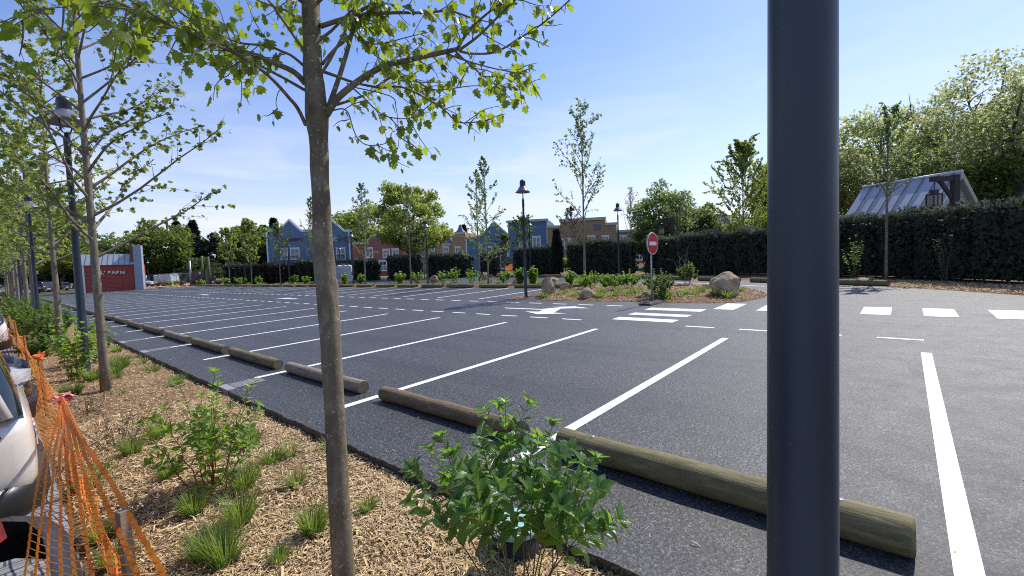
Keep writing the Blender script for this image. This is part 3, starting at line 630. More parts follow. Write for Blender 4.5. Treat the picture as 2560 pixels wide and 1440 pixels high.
def shrub(name, label, base, H, rad, nst, nleaf, lsize, seed, leafmat, stemmat, tpl=T_KITE, group=None, cat='shrub', bare=.25, spread=1.0, buds=0, stems_r=.005, droop=.1, rosettes=0, pairs=False, budr=.012):
    r = random.Random(seed); rg = np.random.default_rng(seed); t = thing(name, label, cat, base, 0, group); m = MB(); lp = []; la = []; ln = []; sz = []; bp_ = []
    for i in range(nst):
        az = i*2.399+r.gauss(0, .3); q = math.sqrt((i+.5)/nst); out = rad*q*spread; hh = H*(1-.28*q)*r.uniform(.78, 1.05)
        p0 = Vector((math.cos(az)*rad*.22*q, math.sin(az)*rad*.22*q, -.05)); p3 = Vector((math.cos(az)*out, math.sin(az)*out, hh)); c1 = p0+Vector((0, 0, hh*.45))+Vector((math.cos(az), math.sin(az), 0))*out*.25
        pts = []
        for s in range(9):
            f = s/8; pts.append((p0.lerp(c1, f)).lerp(c1.lerp(p3, f), f)+Vector((r.gauss(0, .012*H), r.gauss(0, .012*H), 0)))
        m.tube(pts, [stems_r*(1-.7*s/8) for s in range(9)], 5, 0, False)
        subs = [pts]
        for k_ in range(2 if nleaf/nst > 14 else 1):
            b0, bd = at_t(pts, r.uniform(max(.35, bare), .75)); sb = branch(r, b0, bd+rnd_perp(r, bd)*.8+Vector((0, 0, .3)), hh*.3, 4, .1, .05); m.tube(sb, [stems_r*.5*(1-.18*j) for j in range(5)], 4, 0, False); subs.append(sb)
        per = nleaf/nst/len(subs)
        for si, st in enumerate(subs):
            lo = bare if si == 0 else .1; k = 0; n_ = max(2, int(per*(1.5 if si == 0 else .8)))
            while k < n_:
                f = lo+(.985-lo)*((k+r.random())/n_)**(.85); p, d = at_t(st, min(f, .99)); s0 = rnd_perp(r, d); small = 1-.45*f**3
                for sg in ((1, -1) if pairs else (1,)):
                    a_ = s0*sg*1.0+d*(.45+.5*f)+Vector((0, 0, -droop)); lp.append(p+s0*sg*.006); la.append(a_); ln.append(d*1.0+s0*sg*-.25+Vector((r.gauss(0, .25), r.gauss(0, .25), r.gauss(.2, .25)))); sz.append(lsize*small*r.uniform(.75, 1.2)); k += 1
            if rosettes:
                p = st[-1]; d = (st[-1]-st[-2]).normalized(); o0 = r.random()*6
                for q_ in range(rosettes):
                    aa = o0+q_*2*PI/rosettes+(q_ > rosettes/2)*.5; u = rnd_perp(random.Random(seed*7+i), d); v_ = d.cross(u); s0 = u*math.cos(aa)+v_*math.sin(aa); a_ = s0+d*r.uniform(.35, 1.1); lp.append(p); la.append(a_); ln.append(d+s0*-.3); sz.append(lsize*r.uniform(.6, .95))
                bp_.append(p+d*.012)
    m.build('stems', stemmat, t)
    pos = np.array([tuple(v) for v in lp]); leaves('foliage', pos, np.array([tuple(v) for v in la]), np.array(sz), tpl, leafmat, t, rg, None, np.array([tuple(v) for v in ln]))
    for b in bp_[:buds]:
        bm_ = MB()
        for q in range(14):
            az = q*2.399; rr = budr*math.sqrt(q/14); c0 = b+Vector((rr*math.cos(az), rr*math.sin(az), -.35*rr)); s = budr*.24
            bm_.add([c0+Vector((s, 0, 0)), c0+Vector((0, s, 0)), c0+Vector((-s, 0, 0)), c0+Vector((0, -s, 0)), c0+Vector((0, 0, s*1.6)), c0+Vector((0, 0, -s*2))], [(0, 1, 4), (1, 2, 4), (2, 3, 4), (3, 0, 4), (1, 0, 5), (2, 1, 5), (3, 2, 5), (0, 3, 5)])
        bm_.build('flower_bud', M_['bud'], t)
    return t
def tuft(label, base, H, rad, n, seed, group='grass tufts in the wood chips', wid=.006, name='grass_tuft', flop=.5):
    rg = np.random.default_rng(seed); t = None
    az = rg.uniform(0, 2*PI, n); q = rad*.35*rg.random(n)**.5; L = H*rg.uniform(.55, 1.25, n); lean = rg.uniform(.05, 1.0, n)*flop
    b = np.stack([np.cos(az)*q, np.sin(az)*q, np.full(n, -.03)], 1); o = np.stack([np.cos(az), np.sin(az), np.zeros(n)], 1); s = np.stack([-np.sin(az+rg.normal(0, .7, n)), np.cos(az), np.zeros(n)], 1)
    V = np.zeros((n, 7, 3))
    for j, f in enumerate((0, .4, .75)):
        c_ = b+o*(L*lean*f*f*1.1+rad*.25*f)[:, None]+np.array([0, 0, 1])*(L*(f-lean*.45*f*f))[:, None]; w_ = wid*(1-.45*f)
        V[:, j*2] = c_-s*w_; V[:, j*2+1] = c_+s*w_
    V[:, 6] = b+o*(L*lean*1.1+rad*.25)[:, None]+np.array([0, 0, 1])*(L*(1-lean*.45-.12*lean))[:, None]
    me = np_mesh(name, V.reshape(-1, 3), [(0, 1, 3, 2), (2, 3, 5, 4), (4, 5, 6)], 7, n, M_['grass'], None, rg.beta(2, 2, n))
    me.rotation_mode = 'QUATERNION'; me.rotation_quaternion = QUP; me.location = tuple(map(float, base)); tag(me, label, 'grass tuft', group); return me
def boulder(label, base, sx, sy, sz, seed, rz=0, group='boulders on the planted island'):
    import bmesh
    bm = bmesh.new(); bmesh.ops.create_icosphere(bm, subdivisions=5, radius=1)
    rnd = random.Random(seed); planes = []
    for _ in range(13):
        v = Vector((rnd.gauss(0, 1), rnd.gauss(0, 1), rnd.gauss(0, .8))).normalized(); planes.append((v, rnd.uniform(.6, .86)))
    for v in bm.verts:
        p = v.co.copy()
        for nrm, d_ in planes:
            k_ = p.dot(nrm)-d_
            if k_ > 0: p -= nrm*k_*.94
        p += p.normalized()*(.12*noise.noise(p*1.6+Vector((seed, 0, 0)))+.05*noise.noise(p*4+Vector((0, seed, 0)))+.025*noise.noise(p*11+Vector((0, seed, 3)))-.05*max(0, .25-abs(noise.noise(p*2.3+Vector((3, seed, 0))))*2))
        v.co = Vector((p.x*sx, p.y*sy, max(-.08, p.z*sz*.72+sz*.42)))
    me = bpy.data.meshes.new('boulder'); bm.to_mesh(me); bm.free(); me.materials.append(M_['rock'])
    for p in me.polygons: p.use_smooth = True
    o = bpy.data.objects.new('boulder', me); col.objects.link(o); o.location = tuple(map(float, base)); o.rotation_euler = (0, 0, rz); return tag(o, label, 'boulder', group)
ORD = ['first', 'second', 'third', 'fourth', 'fifth', 'sixth', 'seventh', 'eighth', 'ninth', 'tenth', 'eleventh', 'twelfth', 'thirteenth', 'fourteenth', 'fifteenth', 'sixteenth', 'seventeenth', 'eighteenth', 'nineteenth', 'twentieth', 'twenty-first', 'twenty-second', 'twenty-third', 'twenty-fourth', 'twenty-fifth', 'twenty-sixth', 'twenty-seventh', 'twenty-eighth', 'twenty-ninth', 'thirtieth', 'thirty-first']
# ------------------------------------------------------------------ lamps
def lamp(label, base, H=4.45, r=.06, rt=.036, seed=0, head=1.0, rz=0, group='conical street lamps', sw=1.0):
    t = thing('street_lamp', label, 'street lamp', base, rz, group)
    hz_ = H-.70*head
    MB().lathe([(r*1.02, -.12), (r, .9), (r*.99, .92), (r*.93, .96), (rt*1.05, hz_-.32), (rt*1.25, hz_-.31), (rt*1.25, hz_-.05), (rt*.8, hz_-.02), (rt*.7, hz_+.04), (0, hz_+.05)], 24).build('post', M_['post'], t)
    k = head; m = MB(); z0 = hz_+.03
    for sgn in (1, -1): m.tube([(0, 0, z0), (sgn*.06*k, 0, z0+.01), (sgn*.095*k, 0, z0+.07*k), (sgn*.10*k, 0, z0+.2*k), (sgn*.10*k, 0, z0+.34*k)], .011*k, 6)
    m.build('yoke', M_['post'], t)
    MB().lathe([(.0, z0+.155*k), (.05*k, z0+.165*k), (.08*k, z0+.22*k), (.085*k, z0+.34*k)], 20).build('glass', M_['lampglass'], t)
    MB().lathe([(.275*k*sw, z0+.195*k), (.28*k*sw, z0+.205*k), (.21*k*sw, z0+.27*k), (.125*k, z0+.40*k), (.115*k, z0+.42*k), (.105*k, z0+.42*k), (.115*k, z0+.385*k), (.20*k*sw, z0+.26*k), (.27*k*sw, z0+.2*k), (.275*k*sw, z0+.195*k)], 32).build('shade', M_['shade'], t)
    MB().lathe([(.105*k, z0+.41*k), (.112*k, z0+.43*k), (.105*k, z0+.53*k), (.115*k, z0+.55*k), (.1*k, z0+.62*k), (.06*k, z0+.665*k), (0, z0+.68*k)], 20).build('cap', M_['post'], t)
    return t
lamp('tall blue-grey lamp post close to the camera, crossing the whole picture at the right', (.97, .154, -.03), 4.85, .0655, .046, group='conical street lamps')
for n_, (lab, b, H, r) in enumerate([
    ('dark blue lamp post in the wood chips right behind the second plane tree', (.96, 11.05, -.05), 4.85, .066),
    ('slim lamp post among leafy shrubs beyond the third row tree', (.96, 23.3, -.05), 4.75, .066),
    ('third lamp post from the camera in the left hand tree row', (.96, 36.2, -.05), 4.7, .066),
    ('farthest lamp post visible in the left hand tree row', (.96, 50, -.05), 4.7, .066),
    ('black lamp standing at the tip of the planted island beside the turn arrow', (13.11, 10.74, 0), 4.42, .058),
    ('lamp behind the log stops in front of the broad bushy plane tree', (19.12, 24.1, 0), 4.3, .06),
    ('lamp on the narrow island just right of the blue house with the star', (18.9, 33.25, 0), 4.3, .06),
    ('lamp on the narrow island in front of the blue house lettering', (19.2, 45.7, 0), 4.3, .06),
    ('lamp on the narrow island beside the dark hedge left of the blue houses', (19.3, 57.8, 0), 4.2, .06),
    ('lamp beyond the far lane in front of the hedge below the green house', (25.5, 13.34, 0), 4.5, .065),
    ('small lamp seen past the island before the flat roofed blue house', (27.08, 21.6, 0), 4.3, .06),
    ('small lamp in front of the white wrapped block by the blue house', tuple(ground_at(852, 62)), 4.3, .06),
    ('far lamp beside the pair of timber poles at the site gate', tuple(ground_at(536, 61)), 4.4, .06),
    ('far lamp right of the red barn in front of the white tarpaulin', tuple(ground_at(391, 88)), 4.6, .065),
    ('far lamp closest to the steel pillar of the red barn', tuple(ground_at(373, 82)), 4.5, .065),
    ('far lamp under the round dark trees right of the tarpaulin', tuple(ground_at(460, 98)), 4.6, .065)]):
    lamp(lab, b, H, r, .036 if n_ > 3 else .04, head=1.0 if n_ > 3 else .95, rz=.6, sw=1.0 if n_ > 3 else 1.35)
# ------------------------------------------------------------------ log wheel stops
def log_mesh(seed, L, r):
    m = MB(); n = 14; rnd = random.Random(seed); pts = [Vector((.006*rnd.uniform(-1, 1), -L/2+L*i/n, 0)) for i in range(n+1)]
    rad = [r*(1+.02*rnd.uniform(-1, 1)) for _ in pts]; rad[0] = r*.955; rad[-1] = r*.955
    pts[1].y = pts[0].y+.02; pts[-2].y = pts[-1].y-.02
    m.tube(pts, rad, 20, 0, True, True, .05, seed); m.m[-1] = 1; m.m[-2] = 1
    return m
logs = []
def logstop(label, x, y, rz=0, seed=0, L=2.1, r=.101, group='log wheel stops of the near row', mat=None):
    if group.endswith('near row') and y > 2: r = .083
    else: r = min(r, .1)
    t = thing('log_wheel_stop', label, 'wheel stop', (x, y, r*.93), rz, group, plumb=False)
    log_mesh(seed, L, r).build('log', [M_['log'][seed % 3] if mat is None else mat, M_['logend']], t)
    for yy in (-L*.36, L*.36): MB().lathe([(.0, r*1.005), (.016, r*1.0), (.016, r*.93)], 10, c=(0, yy, 0)).build('bolt', M_['galv'], t)
    return t
seq = [0, 1, 2, 0, 0, 2, 1]
for i in range(-1, 30):
    nm = ['log stop nearest the camera, olive brown, behind the grey post', 'long brown log stop just left of the leafy dogwood in front'] if i < 2 else []
    if i == -1: continue
    lab = nm[i] if i < 2 else f'{ORD[i]} log wheel stop from the camera in the near row'
    logstop(lab, 2.90+random.uniform(-.015, .015), 1.02+(0 if i == 0 else .03 if i == 1 else .10)+2.505*i, random.uniform(-.006, .006), seq[i] if i < 7 else random.choice((0, 0, 1, 2)), 2.12 if i else 2.14)
for i in range(25):
    logstop(f'{ORD[i]} dark log wheel stop from the right in the second row by the narrow island', 17.22, 11.3+2.5*i+(.1 if i == 0 else 0), 0, 30+i, 1.95 if i else 1.9, .1, 'log wheel stops of the second row', M_['log'][0])
fr = [(18.85, .95), (22.95, 10.8), (25.2, 18.0), (28.3, 33.8)]
def along(pts, s):
    for a, b in zip(pts, pts[1:]):
        a, b = Vector(a), Vector(b); L = (b-a).length
        if s <= L: return a.lerp(b, s/L), (b-a)
        s -= L
    return b, (b-a)
for i in range(13):
    p, d_ = along(fr, .4+2.6*i); logstop(f'{ORD[i]} log stop from the right along the far hedge' if i else 'short log stop beside a flat pale stone under the tall right hedge', p.x-.15, p.y, math.atan2(d_.y, d_.x)-PI/2, 60+i, 2.1, .1, 'log stops along the far hedge', M_['log'][0])
# ------------------------------------------------------------------ drain channels at the asphalt edge
def grate_mat():
    t = NT('cast_grate'); co = t.coord(); v = t.n('ShaderNodeTexVoronoi'); v.inputs['Scale'].default_value = 30; v.inputs['Randomness'].default_value = 0; t.l(co, v.inputs['Vector'])
    k = t.math('LESS_THAN', v.outputs['Distance'], .33); t.base(t.mix(k, (.26, .26, .26), (.02, .02, .02)), .7, .4); t.bump(k, .4, .01); return t.mat
gm = grate_mat(); cg = m_plain('cast_concrete', (.28, .28, .29), .85, .3, 0, .15, 12, .4, 80)
for i, y in enumerate((7.12, 12.3, 14.75)):
    t = thing('drain_channel', ['drain grate in the asphalt edge nearest to the camera', 'second drain grate in the asphalt edge, near the second plane tree', 'farthest of the three drain grates in the asphalt edge'][i], 'drain', (1.95, y, .002), 0, 'drain grates in the asphalt edge', plumb=False)
    MB().box(.0, .12, -.2, .2, -.1, .004).build('channel_end', cg, t, .008); MB().box(.125, .52, -.17, .17, -.02, .003).build('grate', gm, t)
# ------------------------------------------------------------------ no entry sign
sb = G(1630, 759.5)
t = thing('road_sign', 'round red no entry sign with white bar on a grey pole by the island', 'road sign', (sb[0], sb[1], 0), math.radians(-4))
m = MB()
pl = [(-.46, -.17), (-.40, -.21), (.40, -.21), (.46, -.17), (.46, .17), (.40, .21), (-.40, .21), (-.46, .17)]
m.add([(x, y, 0) for x, y in pl]+[(x*.95, y*.9, .035) for x, y in pl]+[(x*.62, y*.62, .095) for x, y in pl], [tuple(range(16, 24))]+[(i, (i+1) % 8, 8+(i+1) % 8, 8+i) for i in range(8)]+[(8+i, 8+(i+1) % 8, 16+(i+1) % 8, 16+i) for i in range(8)])
m.box(-.07, .07, -.05, .05, .095, .135); m.build('rubber_base', M_['rubber'], t, .006)
MB().tube([(0, 0, .05), (0, 0, 2.0)], .024, 14).build('pole', M_['galv'], t)
m = MB(); rr = .325; zc = 1.74; k = 48
def disc(m, r, y0, y1, mi=0): m.prism([(r*math.cos(2*PI*j/k), zc+r*math.sin(2*PI*j/k)) for j in range(k)], y0, y1, mi, 'y')
m.lathe([(0, 0)], 3) if False else None
disc(m, rr, -.055, -.028); m.build('back_plate', M_['galv'], t, .004)
m = MB(); disc(m, rr-.012, -.058, -.0555); m.build('white_rim', M_['white'], t)
m = MB(); disc(m, rr-.03, -.061, -.0585); m.build('red_face', M_['red'], t)
m = MB(); m.box(-.2, .2, -.064, -.0615, zc-.052, zc+.052); m.build('white_bar', M_['white'], t)
m = MB(); m.box(-.06, .06, -.03, -.02, zc+.13, zc+.16); m.box(-.06, .06, -.03, -.02, zc-.16, zc-.13); m.build('bracket', M_['galv'], t)
# ------------------------------------------------------------------ drain lid in the chips
lb = G(1288, 1352)
t = thing('inspection_chamber', 'pale turquoise round lid with cut-outs on a black pipe under the dogwood', 'drain lid', (lb[0], lb[1], -.06))
MB().lathe([(.135, 0), (.135, .155), (.12, .155), (.12, .05)], 32).build('pipe', M_['rubber'], t)
lm = m_plain('turquoise_plastic', (.28, .5, .48), .55, .4, 0, .15, 10)
m = MB(); k = 48
ro = [.15, .12, .055]; z = .165
for j in range(k):
    a0, a1_ = 2*PI*j/k, 2*PI*(j+1)/k
    for (r0_, r1_) in ((.15, .115), (.06, 0.0)) + (((.115, .06),) if (j % 8) < 3 else ()):
        p = [(r0_*math.cos(a0), r0_*math.sin(a0), z), (r0_*math.cos(a1_), r0_*math.sin(a1_), z), (r1_*math.cos(a1_), r1_*math.sin(a1_), z), (r1_*math.cos(a0), r1_*math.sin(a0), z)]
        if r1_ == 0: p = p[:3]
        m.add(p, [tuple(range(len(p)))])
    m.add([(.15*math.cos(a0), .15*math.sin(a0), z), (.15*math.cos(a1_), .15*math.sin(a1_), z), (.15*math.cos(a1_), .15*math.sin(a1_), z-.02), (.15*math.cos(a0), .15*math.sin(a0), z-.02)], [(3, 2, 1, 0)])
m.build('cover', lm, t)
MB().lathe([(0, .1), (.118, .1)], 32).build('inner_disc', M_['rubber'], t)
# ------------------------------------------------------------------ buildings
class Facade:
    """front plane of a building; local x along the front, z up, y going back"""
    def __init__(s, name, label, cat, pxL, dL, pxR, dR, group=None):
        a = ground_at(pxL, dL); b = ground_at(pxR, dR); ex = (b-a)/np.linalg.norm(b-a); ey = np.cross(UP, ex); ey /= np.linalg.norm(ey); ex2 = np.cross(ey, UP)
        s.O = a; s.ex, s.ey = ex2, ey; s.W = float(np.linalg.norm(b-a))
        t = bpy.data.objects.new(name, None); col.objects.link(t); t.matrix_world = Matrix([[ex2[i], ey[i], UP[i], a[i]] for i in range(3)]+[[0, 0, 0, 1]]); tag(t, label, cat, group); s.t = t
    def uv(s, px, py):
        c = np.array([0, 0, CH]); d = ray(px, py); k = ((s.O-c) @ s.ey)/(d @ s.ey); q = c+d*k-s.O; return float(q @ s.ex), float(q @ UP)
    def rect(s, px0, py0, px1, py1):
        x0, z1 = s.uv(px0, py0); x1, z0 = s.uv(px1, py1); xm0, _ = s.uv(px0, (py0+py1)/2); xm1, _ = s.uv(px1, (py0+py1)/2)
        _, za = s.uv((px0+px1)/2, py0); _, zb = s.uv((px0+px1)/2, py1); return xm0, xm1, zb, za
    def wall(s, pts, D, mat, name='wall', y=0): MB().prism(pts, y, y+D, 0, 'y').build(name, mat, s.t)
    def window(s, px0, py0, px1, py1, fr='white', mull=(1, 1), pane='glass', fw=.13):
        x0, x1, z0, z1 = s.rect(px0, py0, px1, py1); f = fw; m = MB()
        m.box(x0, x0+f, -.06, .05, z0, z1); m.box(x1-f, x1, -.06, .05, z0, z1); m.box(x0+f, x1-f, -.058, .05, z1-f*1.3, z1); m.box(x0+f, x1-f, -.058, .05, z0, z0+f)
        m.box(x0-.06, x1+.06, -.09, -.062, z1-.02, z1+.07); m.box(x0-.05, x1+.05, -.10, -.062, z0-.06, z0+.02)
        iw, ih = x1-x0-2*f, z1-z0-2.3*f
        for i in range(mull[0]): xx = x0+f+iw*(i+1)/(mull[0]+1); m.box(xx-.04, xx+.04, -.045, .02, z0+f, z1-f*1.3)
        for i in range(mull[1]): zz = z0+f+ih*(i+1)/(mull[1]+1); m.box(x0+f, x1-f, -.04, .02, zz-.035, zz+.035)
        w_ = m.build('window', M_[fr] if isinstance(fr, str) else fr, s.t); MB().box(x0+f*.9, x1-f*.9, -.02, -.012, z0+f*.9, z1-f).build('pane', M_[pane], w_); return w_
    def strip(s, name, pts, wd, mat, y=-.08, th=.1):
        """flat trim following a polyline in the facade plane, wd wide downwards"""
        m = MB()
        for (xa, za), (xb, zb) in zip(pts, pts[1:]): m.add([(xa, y, za-wd), (xb, y, zb-wd), (xb, y, zb), (xa, y, za), (xa, y+th, za-wd), (xb, y+th, zb-wd), (xb, y+th, zb), (xa, y+th, za)], [(0, 1, 2, 3), (7, 6, 5, 4), (3, 2, 6, 7), (1, 0, 4, 5), (0, 3, 7, 4), (2, 1, 5, 6)])
        m.build(name, M_[mat] if isinstance(mat, str) else mat, s.t)
def text_part(body, parent, size, loc, mat, ext=.02, name='lettering', arc=None, bold=0.0, sx=1.0, group_parent=None):
    cu = bpy.data.curves.new('t', 'FONT'); cu.body = body; cu.size = size; cu.extrude = ext; cu.align_x = 'CENTER'; cu.align_y = 'CENTER'; cu.offset = bold; cu.space_character = 1.15
    o = bpy.data.objects.new('t', cu); col.objects.link(o); bpy.context.view_layer.update(); me = bpy.data.meshes.new_from_object(o.evaluated_get(bpy.context.evaluated_depsgraph_get())); bpy.data.objects.remove(o)
    me.materials.clear(); me.materials.append(mat); o = bpy.data.objects.new(name, me)
    for v in me.vertices:
        x, y, z = v.co; x *= sx
        if arc: y += arc*(1-(x/(arc*8))**2)*0 - x*x*arc
        v.co = (x, -z, y)
    col.objects.link(o); o.parent = parent; o.location = loc; return o
# blue double gabled house
S_ = lambda n, c, **k: m_siding(n, c, **k)  # blue, red and ochre fronts below are desaturated: distance haze put into their colour
blueV = S_('blue_board_siding', (.15, .23, .33), board=.3, vertical=True); creamW = m_plain('cream_render', (.36, .33, .25), .8, .2)
F = Facade('house', 'blue boarded house with twin pointed gables, red lettering and a grey star', 'house', 672, 68, 880, 68)
g = [F.uv(*p) for p in ((672.5, 574), (697, 574), (722, 547), (752, 574), (797, 574), (828, 547), (860, 574), (879.5, 574))]
zf = F.uv(775, 655)[1]
F.wall([(0, zf)]+[(F.W, zf)]+list(reversed([(g[0][0], g[0][1])]+g[1:])), .5, blueV); F.wall([(0.3, zf), (F.W-.3, zf), (F.W-.3, g[0][1]-.6), (.3, g[0][1]-.6)], 9, blueV, 'rear_wall', .505)
F.wall([(0.25, -.3), (F.W-.25, -.3), (F.W-.25, zf-.005), (.25, zf-.005)], 8, creamW, 'ground_floor', y=.9)
F.strip('roof_trim', g, .32, 'white'); F.strip('corner_trim', [(0, g[0][1]-.33), (.22, g[0][1]-.33)], g[0][1]-.33-zf, 'white'); F.strip('corner_trim', [(F.W-.22, g[-1][1]-.33), (F.W, g[-1][1]-.33)], g[-1][1]-.33-zf, 'white')
for a in ((701, 621, 720, 649), (726.5, 620, 749.5, 649), (790, 621, 808, 649), (841, 619.5, 864, 649)): F.window(*a)
for a in ((700, 665, 716, 693), (735, 664, 751, 693), (852, 659, 866, 672)): F.window(*a, fr='cream', mull=(1, 0))
m = MB(); zb_ = F.uv(775, 651)[1]
m.box(-.1, F.W+.1, -1.2, .85, zb_-.35, zb_-.13); m.build('balcony_floor', m_plain('blue_grey_fascia', (.05, .09, .16), .6), F.t)
for xa, xb in ((F.uv(696, 650)[0], F.uv(752, 650)[0]), (F.uv(838, 650)[0], F.uv(868, 650)[0])):
    m = MB(); m.tube([(xa, -1.15, zb_+.62), (xb, -1.15, zb_+.62)], .03, 5); m.tube([(xa, -1.15, zb_), (xb, -1.15, zb_)], .025, 5); nb = 12
    for i in range(nb+1): x = xa+(xb-xa)*i/nb; m.tube([(x, -1.15, zb_-.12), (x, -1.15, zb_+.62)], .018, 4)
    m.build('balcony_railing', M_['darkmetal'], F.t)
for x in (.1, F.uv(750, 680)[0], F.W*.62, F.W-.15): MB().box(x-.12, x+.12, -1.18, -.94, -.2, zb_-.355).build('pillar', m_plain('grey_pillar', (.09, .1, .13), .7), F.t)
xc_, zc_ = F.uv(722, 600); text_part('GERONIMO', F.t, .7, (xc_, -.03, zc_), m_plain('dark_red_letter', (.16, .03, .05), .6), .03, 'lettering', bold=.02)
xs, zs = F.uv(837, 597); m = MB(); m.prism([((.62 if i % 2 == 0 else .25)*math.sin(PI*i/5)+xs, (.62 if i % 2 == 0 else .25)*math.cos(PI*i/5)+zs) for i in range(10)], -.07, -.01, 0, 'y'); m.build('star', m_plain('grey_star', (.42, .45, .5), .5), F.t)
# red house
redS = S_('red_board_siding', (.38, .15, .11), board=.2); F = Facade('house', 'red boarded house with an arched cream parapet behind the plane trees', 'house', 881, 62, 1008, 61)
zp = F.uv(881, 606)[1]; arc = [(F.uv(912, 606)[0], zp)]
xa, xb = F.uv(915, 600)[0], F.uv(990, 600)[0]; zt = F.uv(952, 580)[1]
arcp = [(xa+(xb-xa)*i/14, zp+(zt-zp)*math.sin(PI*i/14)**.8) for i in range(15)]
F.wall([(0, -.3), (F.W, -.3), (F.W, zp), (xb, zp)]+list(reversed(arcp))[1:-1]+[(xa, zp), (0, zp)], 8, redS); F.strip('cornice', [(0, zp)]+arcp+[(F.W, zp)], .3, 'cream', -.12, .14)
for a in ((914, 619, 933, 645), (957, 623, 975, 644), (980, 622, 997, 643), (902, 653, 922, 677), (948, 651, 968, 677)): F.window(*a)
# ochre house with slate mansard
ocS = S_('ochre_board_siding', (.46, .32, .17), board=.2); slate = m_plain('slate_roof', (.13, .15, .2), .5, .5, 0, .2, 4)
F = Facade('house', 'ochre house with pale cornice and steep slate roof left of the spire', 'house', 1009, 60, 1133, 59)
zp = F.uv(1130, 609)[1]; F.wall([(0, -.3), (F.W, -.3), (F.W, zp), (0, zp)], 8, ocS); F.strip('cornice', [(0, zp+.05), (F.W, zp+.05)], .28, 'cream', -.15, .2)
m = MB(); hz_ = 1.9; m.add([(-.1, 0, zp+.05), (F.W, 0, zp+.05), (F.W, 8, zp+.05), (-.1, 8, zp+.05), (.9, 1.2, zp+hz_), (F.W-.9, 1.2, zp+hz_), (F.W-.9, 7, zp+hz_), (.9, 7, zp+hz_)], [(0, 1, 5, 4), (1, 2, 6, 5), (2, 3, 7, 6), (3, 0, 4, 7), (4, 5, 6, 7)]); m.build('roof', slate, F.t)
for a in ((1042, 617, 1060, 642), (1107, 616, 1123, 640), (1072, 617, 1088, 641), (1043, 649, 1055, 669)): F.window(*a)
# spired tower house
F = Facade('house', 'narrow orange house with checked cornice and small grey spire', 'house', 1133, 58.5, 1167, 58)
zp = F.uv(1150, 582)[1]; F.wall([(0, -.3), (F.W, -.3), (F.W, zp), (0, zp)], 7, S_('orange_board_siding', (.5, .31, .16), board=.2)); F.strip('cornice', [(-.05, zp+.08), (F.W+.05, zp+.08)], .3, 'cream', -.15, .2)
m = MB()
for i in range(8): x = .1+i*(F.W-.2)/8; m.box(x, x+.11, -.04, .02, zp-.55, zp-.3)
m.build('checked_band', M_['cream'], F.t)
xc_ = F.uv(1143, 575)[0]; zt = F.uv(1143, 560)[1]; m = MB(); pr = [(.62, zp+.09), (.34, zp+.4), (.2, zp+.7), (.1, zp+1.0), (.06, zt)]
for (ra, za), (rb, zb2) in zip(pr, pr[1:]): m.add([(xc_+sx_*r_*1.0, 1.2+sy_*r_, z_) for r_, z_ in ((ra, za), (rb, zb2)) for sx_, sy_ in ((-1, -1), (1, -1), (1, 1), (-1, 1))], [(0, 1, 5, 4), (1, 2, 6, 5), (2, 3, 7, 6), (3, 0, 4, 7), (4, 5, 6, 7)])
m.build('spire', slate, F.t); F.window(1138, 617, 1152, 641)
# pale blue gabled house
F = Facade('house', 'blue house with pale gable mostly hidden behind young trees', 'house', 1167, 58, 1273, 57)
zp = F.uv(1168, 592)[1]; gp = [(0, zp), (F.uv(1198, 590)[0], zp), F.uv(1236, 553), (F.W, F.uv(1273, 585)[1])]
F.wall([(0, -.3), (F.W, -.3), (F.W, gp[3][1]), gp[2], gp[1], gp[0]], .5, S_('light_blue_siding', (.14, .27, .37), board=.2)); F.wall([(.2, -.3), (F.W-.2, -.3), (F.W-.2, gp[0][1]-.3), (.2, gp[0][1]-.3)], 8, creamW, 'rear_wall', .505); F.strip('roof_trim', gp, .25, 'sagetrim')
F.strip('corner_trim', [(0, zp-.26), (.18, zp-.26)], zp, 'white'); F.strip('corner_trim', [(F.W-.2, gp[3][1]-.3), (F.W-.02, gp[3][1]-.3)], gp[3][1]-.3, 'white')
for a in ((1215, 617, 1231, 642), (1241, 638, 1262, 672)): F.window(*a)
# flat roofed blue house
F = Facade('house', 'deep blue clapboard house with flat sage cornice right of the island lamp', 'house', 1273, 57, 1372, 56)
zp = F.uv(1322, 550)[1]; F.wall([(0, -.3), (F.W, -.3), (F.W, zp), (0, zp)], 8, S_('blue_clapboard', (.12, .22, .36), board=.26)); F.strip('cornice', [(-.15, zp+.05), (F.W+.1, zp+.05)], .3, 'sagetrim', -.25, .3)
F.strip('corner_trim', [(0, zp-.27), (.18, zp-.27)], zp-.2, 'sagetrim', -.05, .06); F.strip('corner_trim', [(F.W-.18, zp-.27), (F.W, zp-.27)], zp-.2, 'sagetrim', -.05, .06)
for a in ((1298, 606, 1320, 626), (1331, 591, 1352, 623)): F.window(*a)
# tan stepped facade
F = Facade('house', 'wide tan clapboard house with stepped sage parapet above the tall hedge', 'house', 1372, 56, 1543, 54)
z1, z2 = F.uv(1385, 565)[1], F.uv(1456, 546.5)[1]; xa, xb = F.uv(1400.5, 560)[0], F.uv(1513, 560)[0]
F.wall([(0, -.3), (F.W, -.3), (F.W, z1), (xb, z1), (xb, z2), (xa, z2), (xa, z1), (0, z1)], 9, S_('tan_clapboard', (.42, .28, .15), board=.2))
F.strip('cornice', [(-.1, z1+.05), (xa-.01, z1+.05)], .3, 'sagetrim', -.2, .25); F.strip('cornice', [(xa-.1, z2+.05), (xb+.1, z2+.05)], .34, 'sagetrim', -.22, .27); F.strip('cornice', [(xb+.01, z1+.05), (F.W+.1, z1+.05)], .3, 'sagetrim', -.2, .25)
for a in ((1469, 589, 1488, 606), (1503.5, 589, 1523, 606), (1403, 598, 1413, 622), (1420, 596, 1436, 612)): F.window(*a)
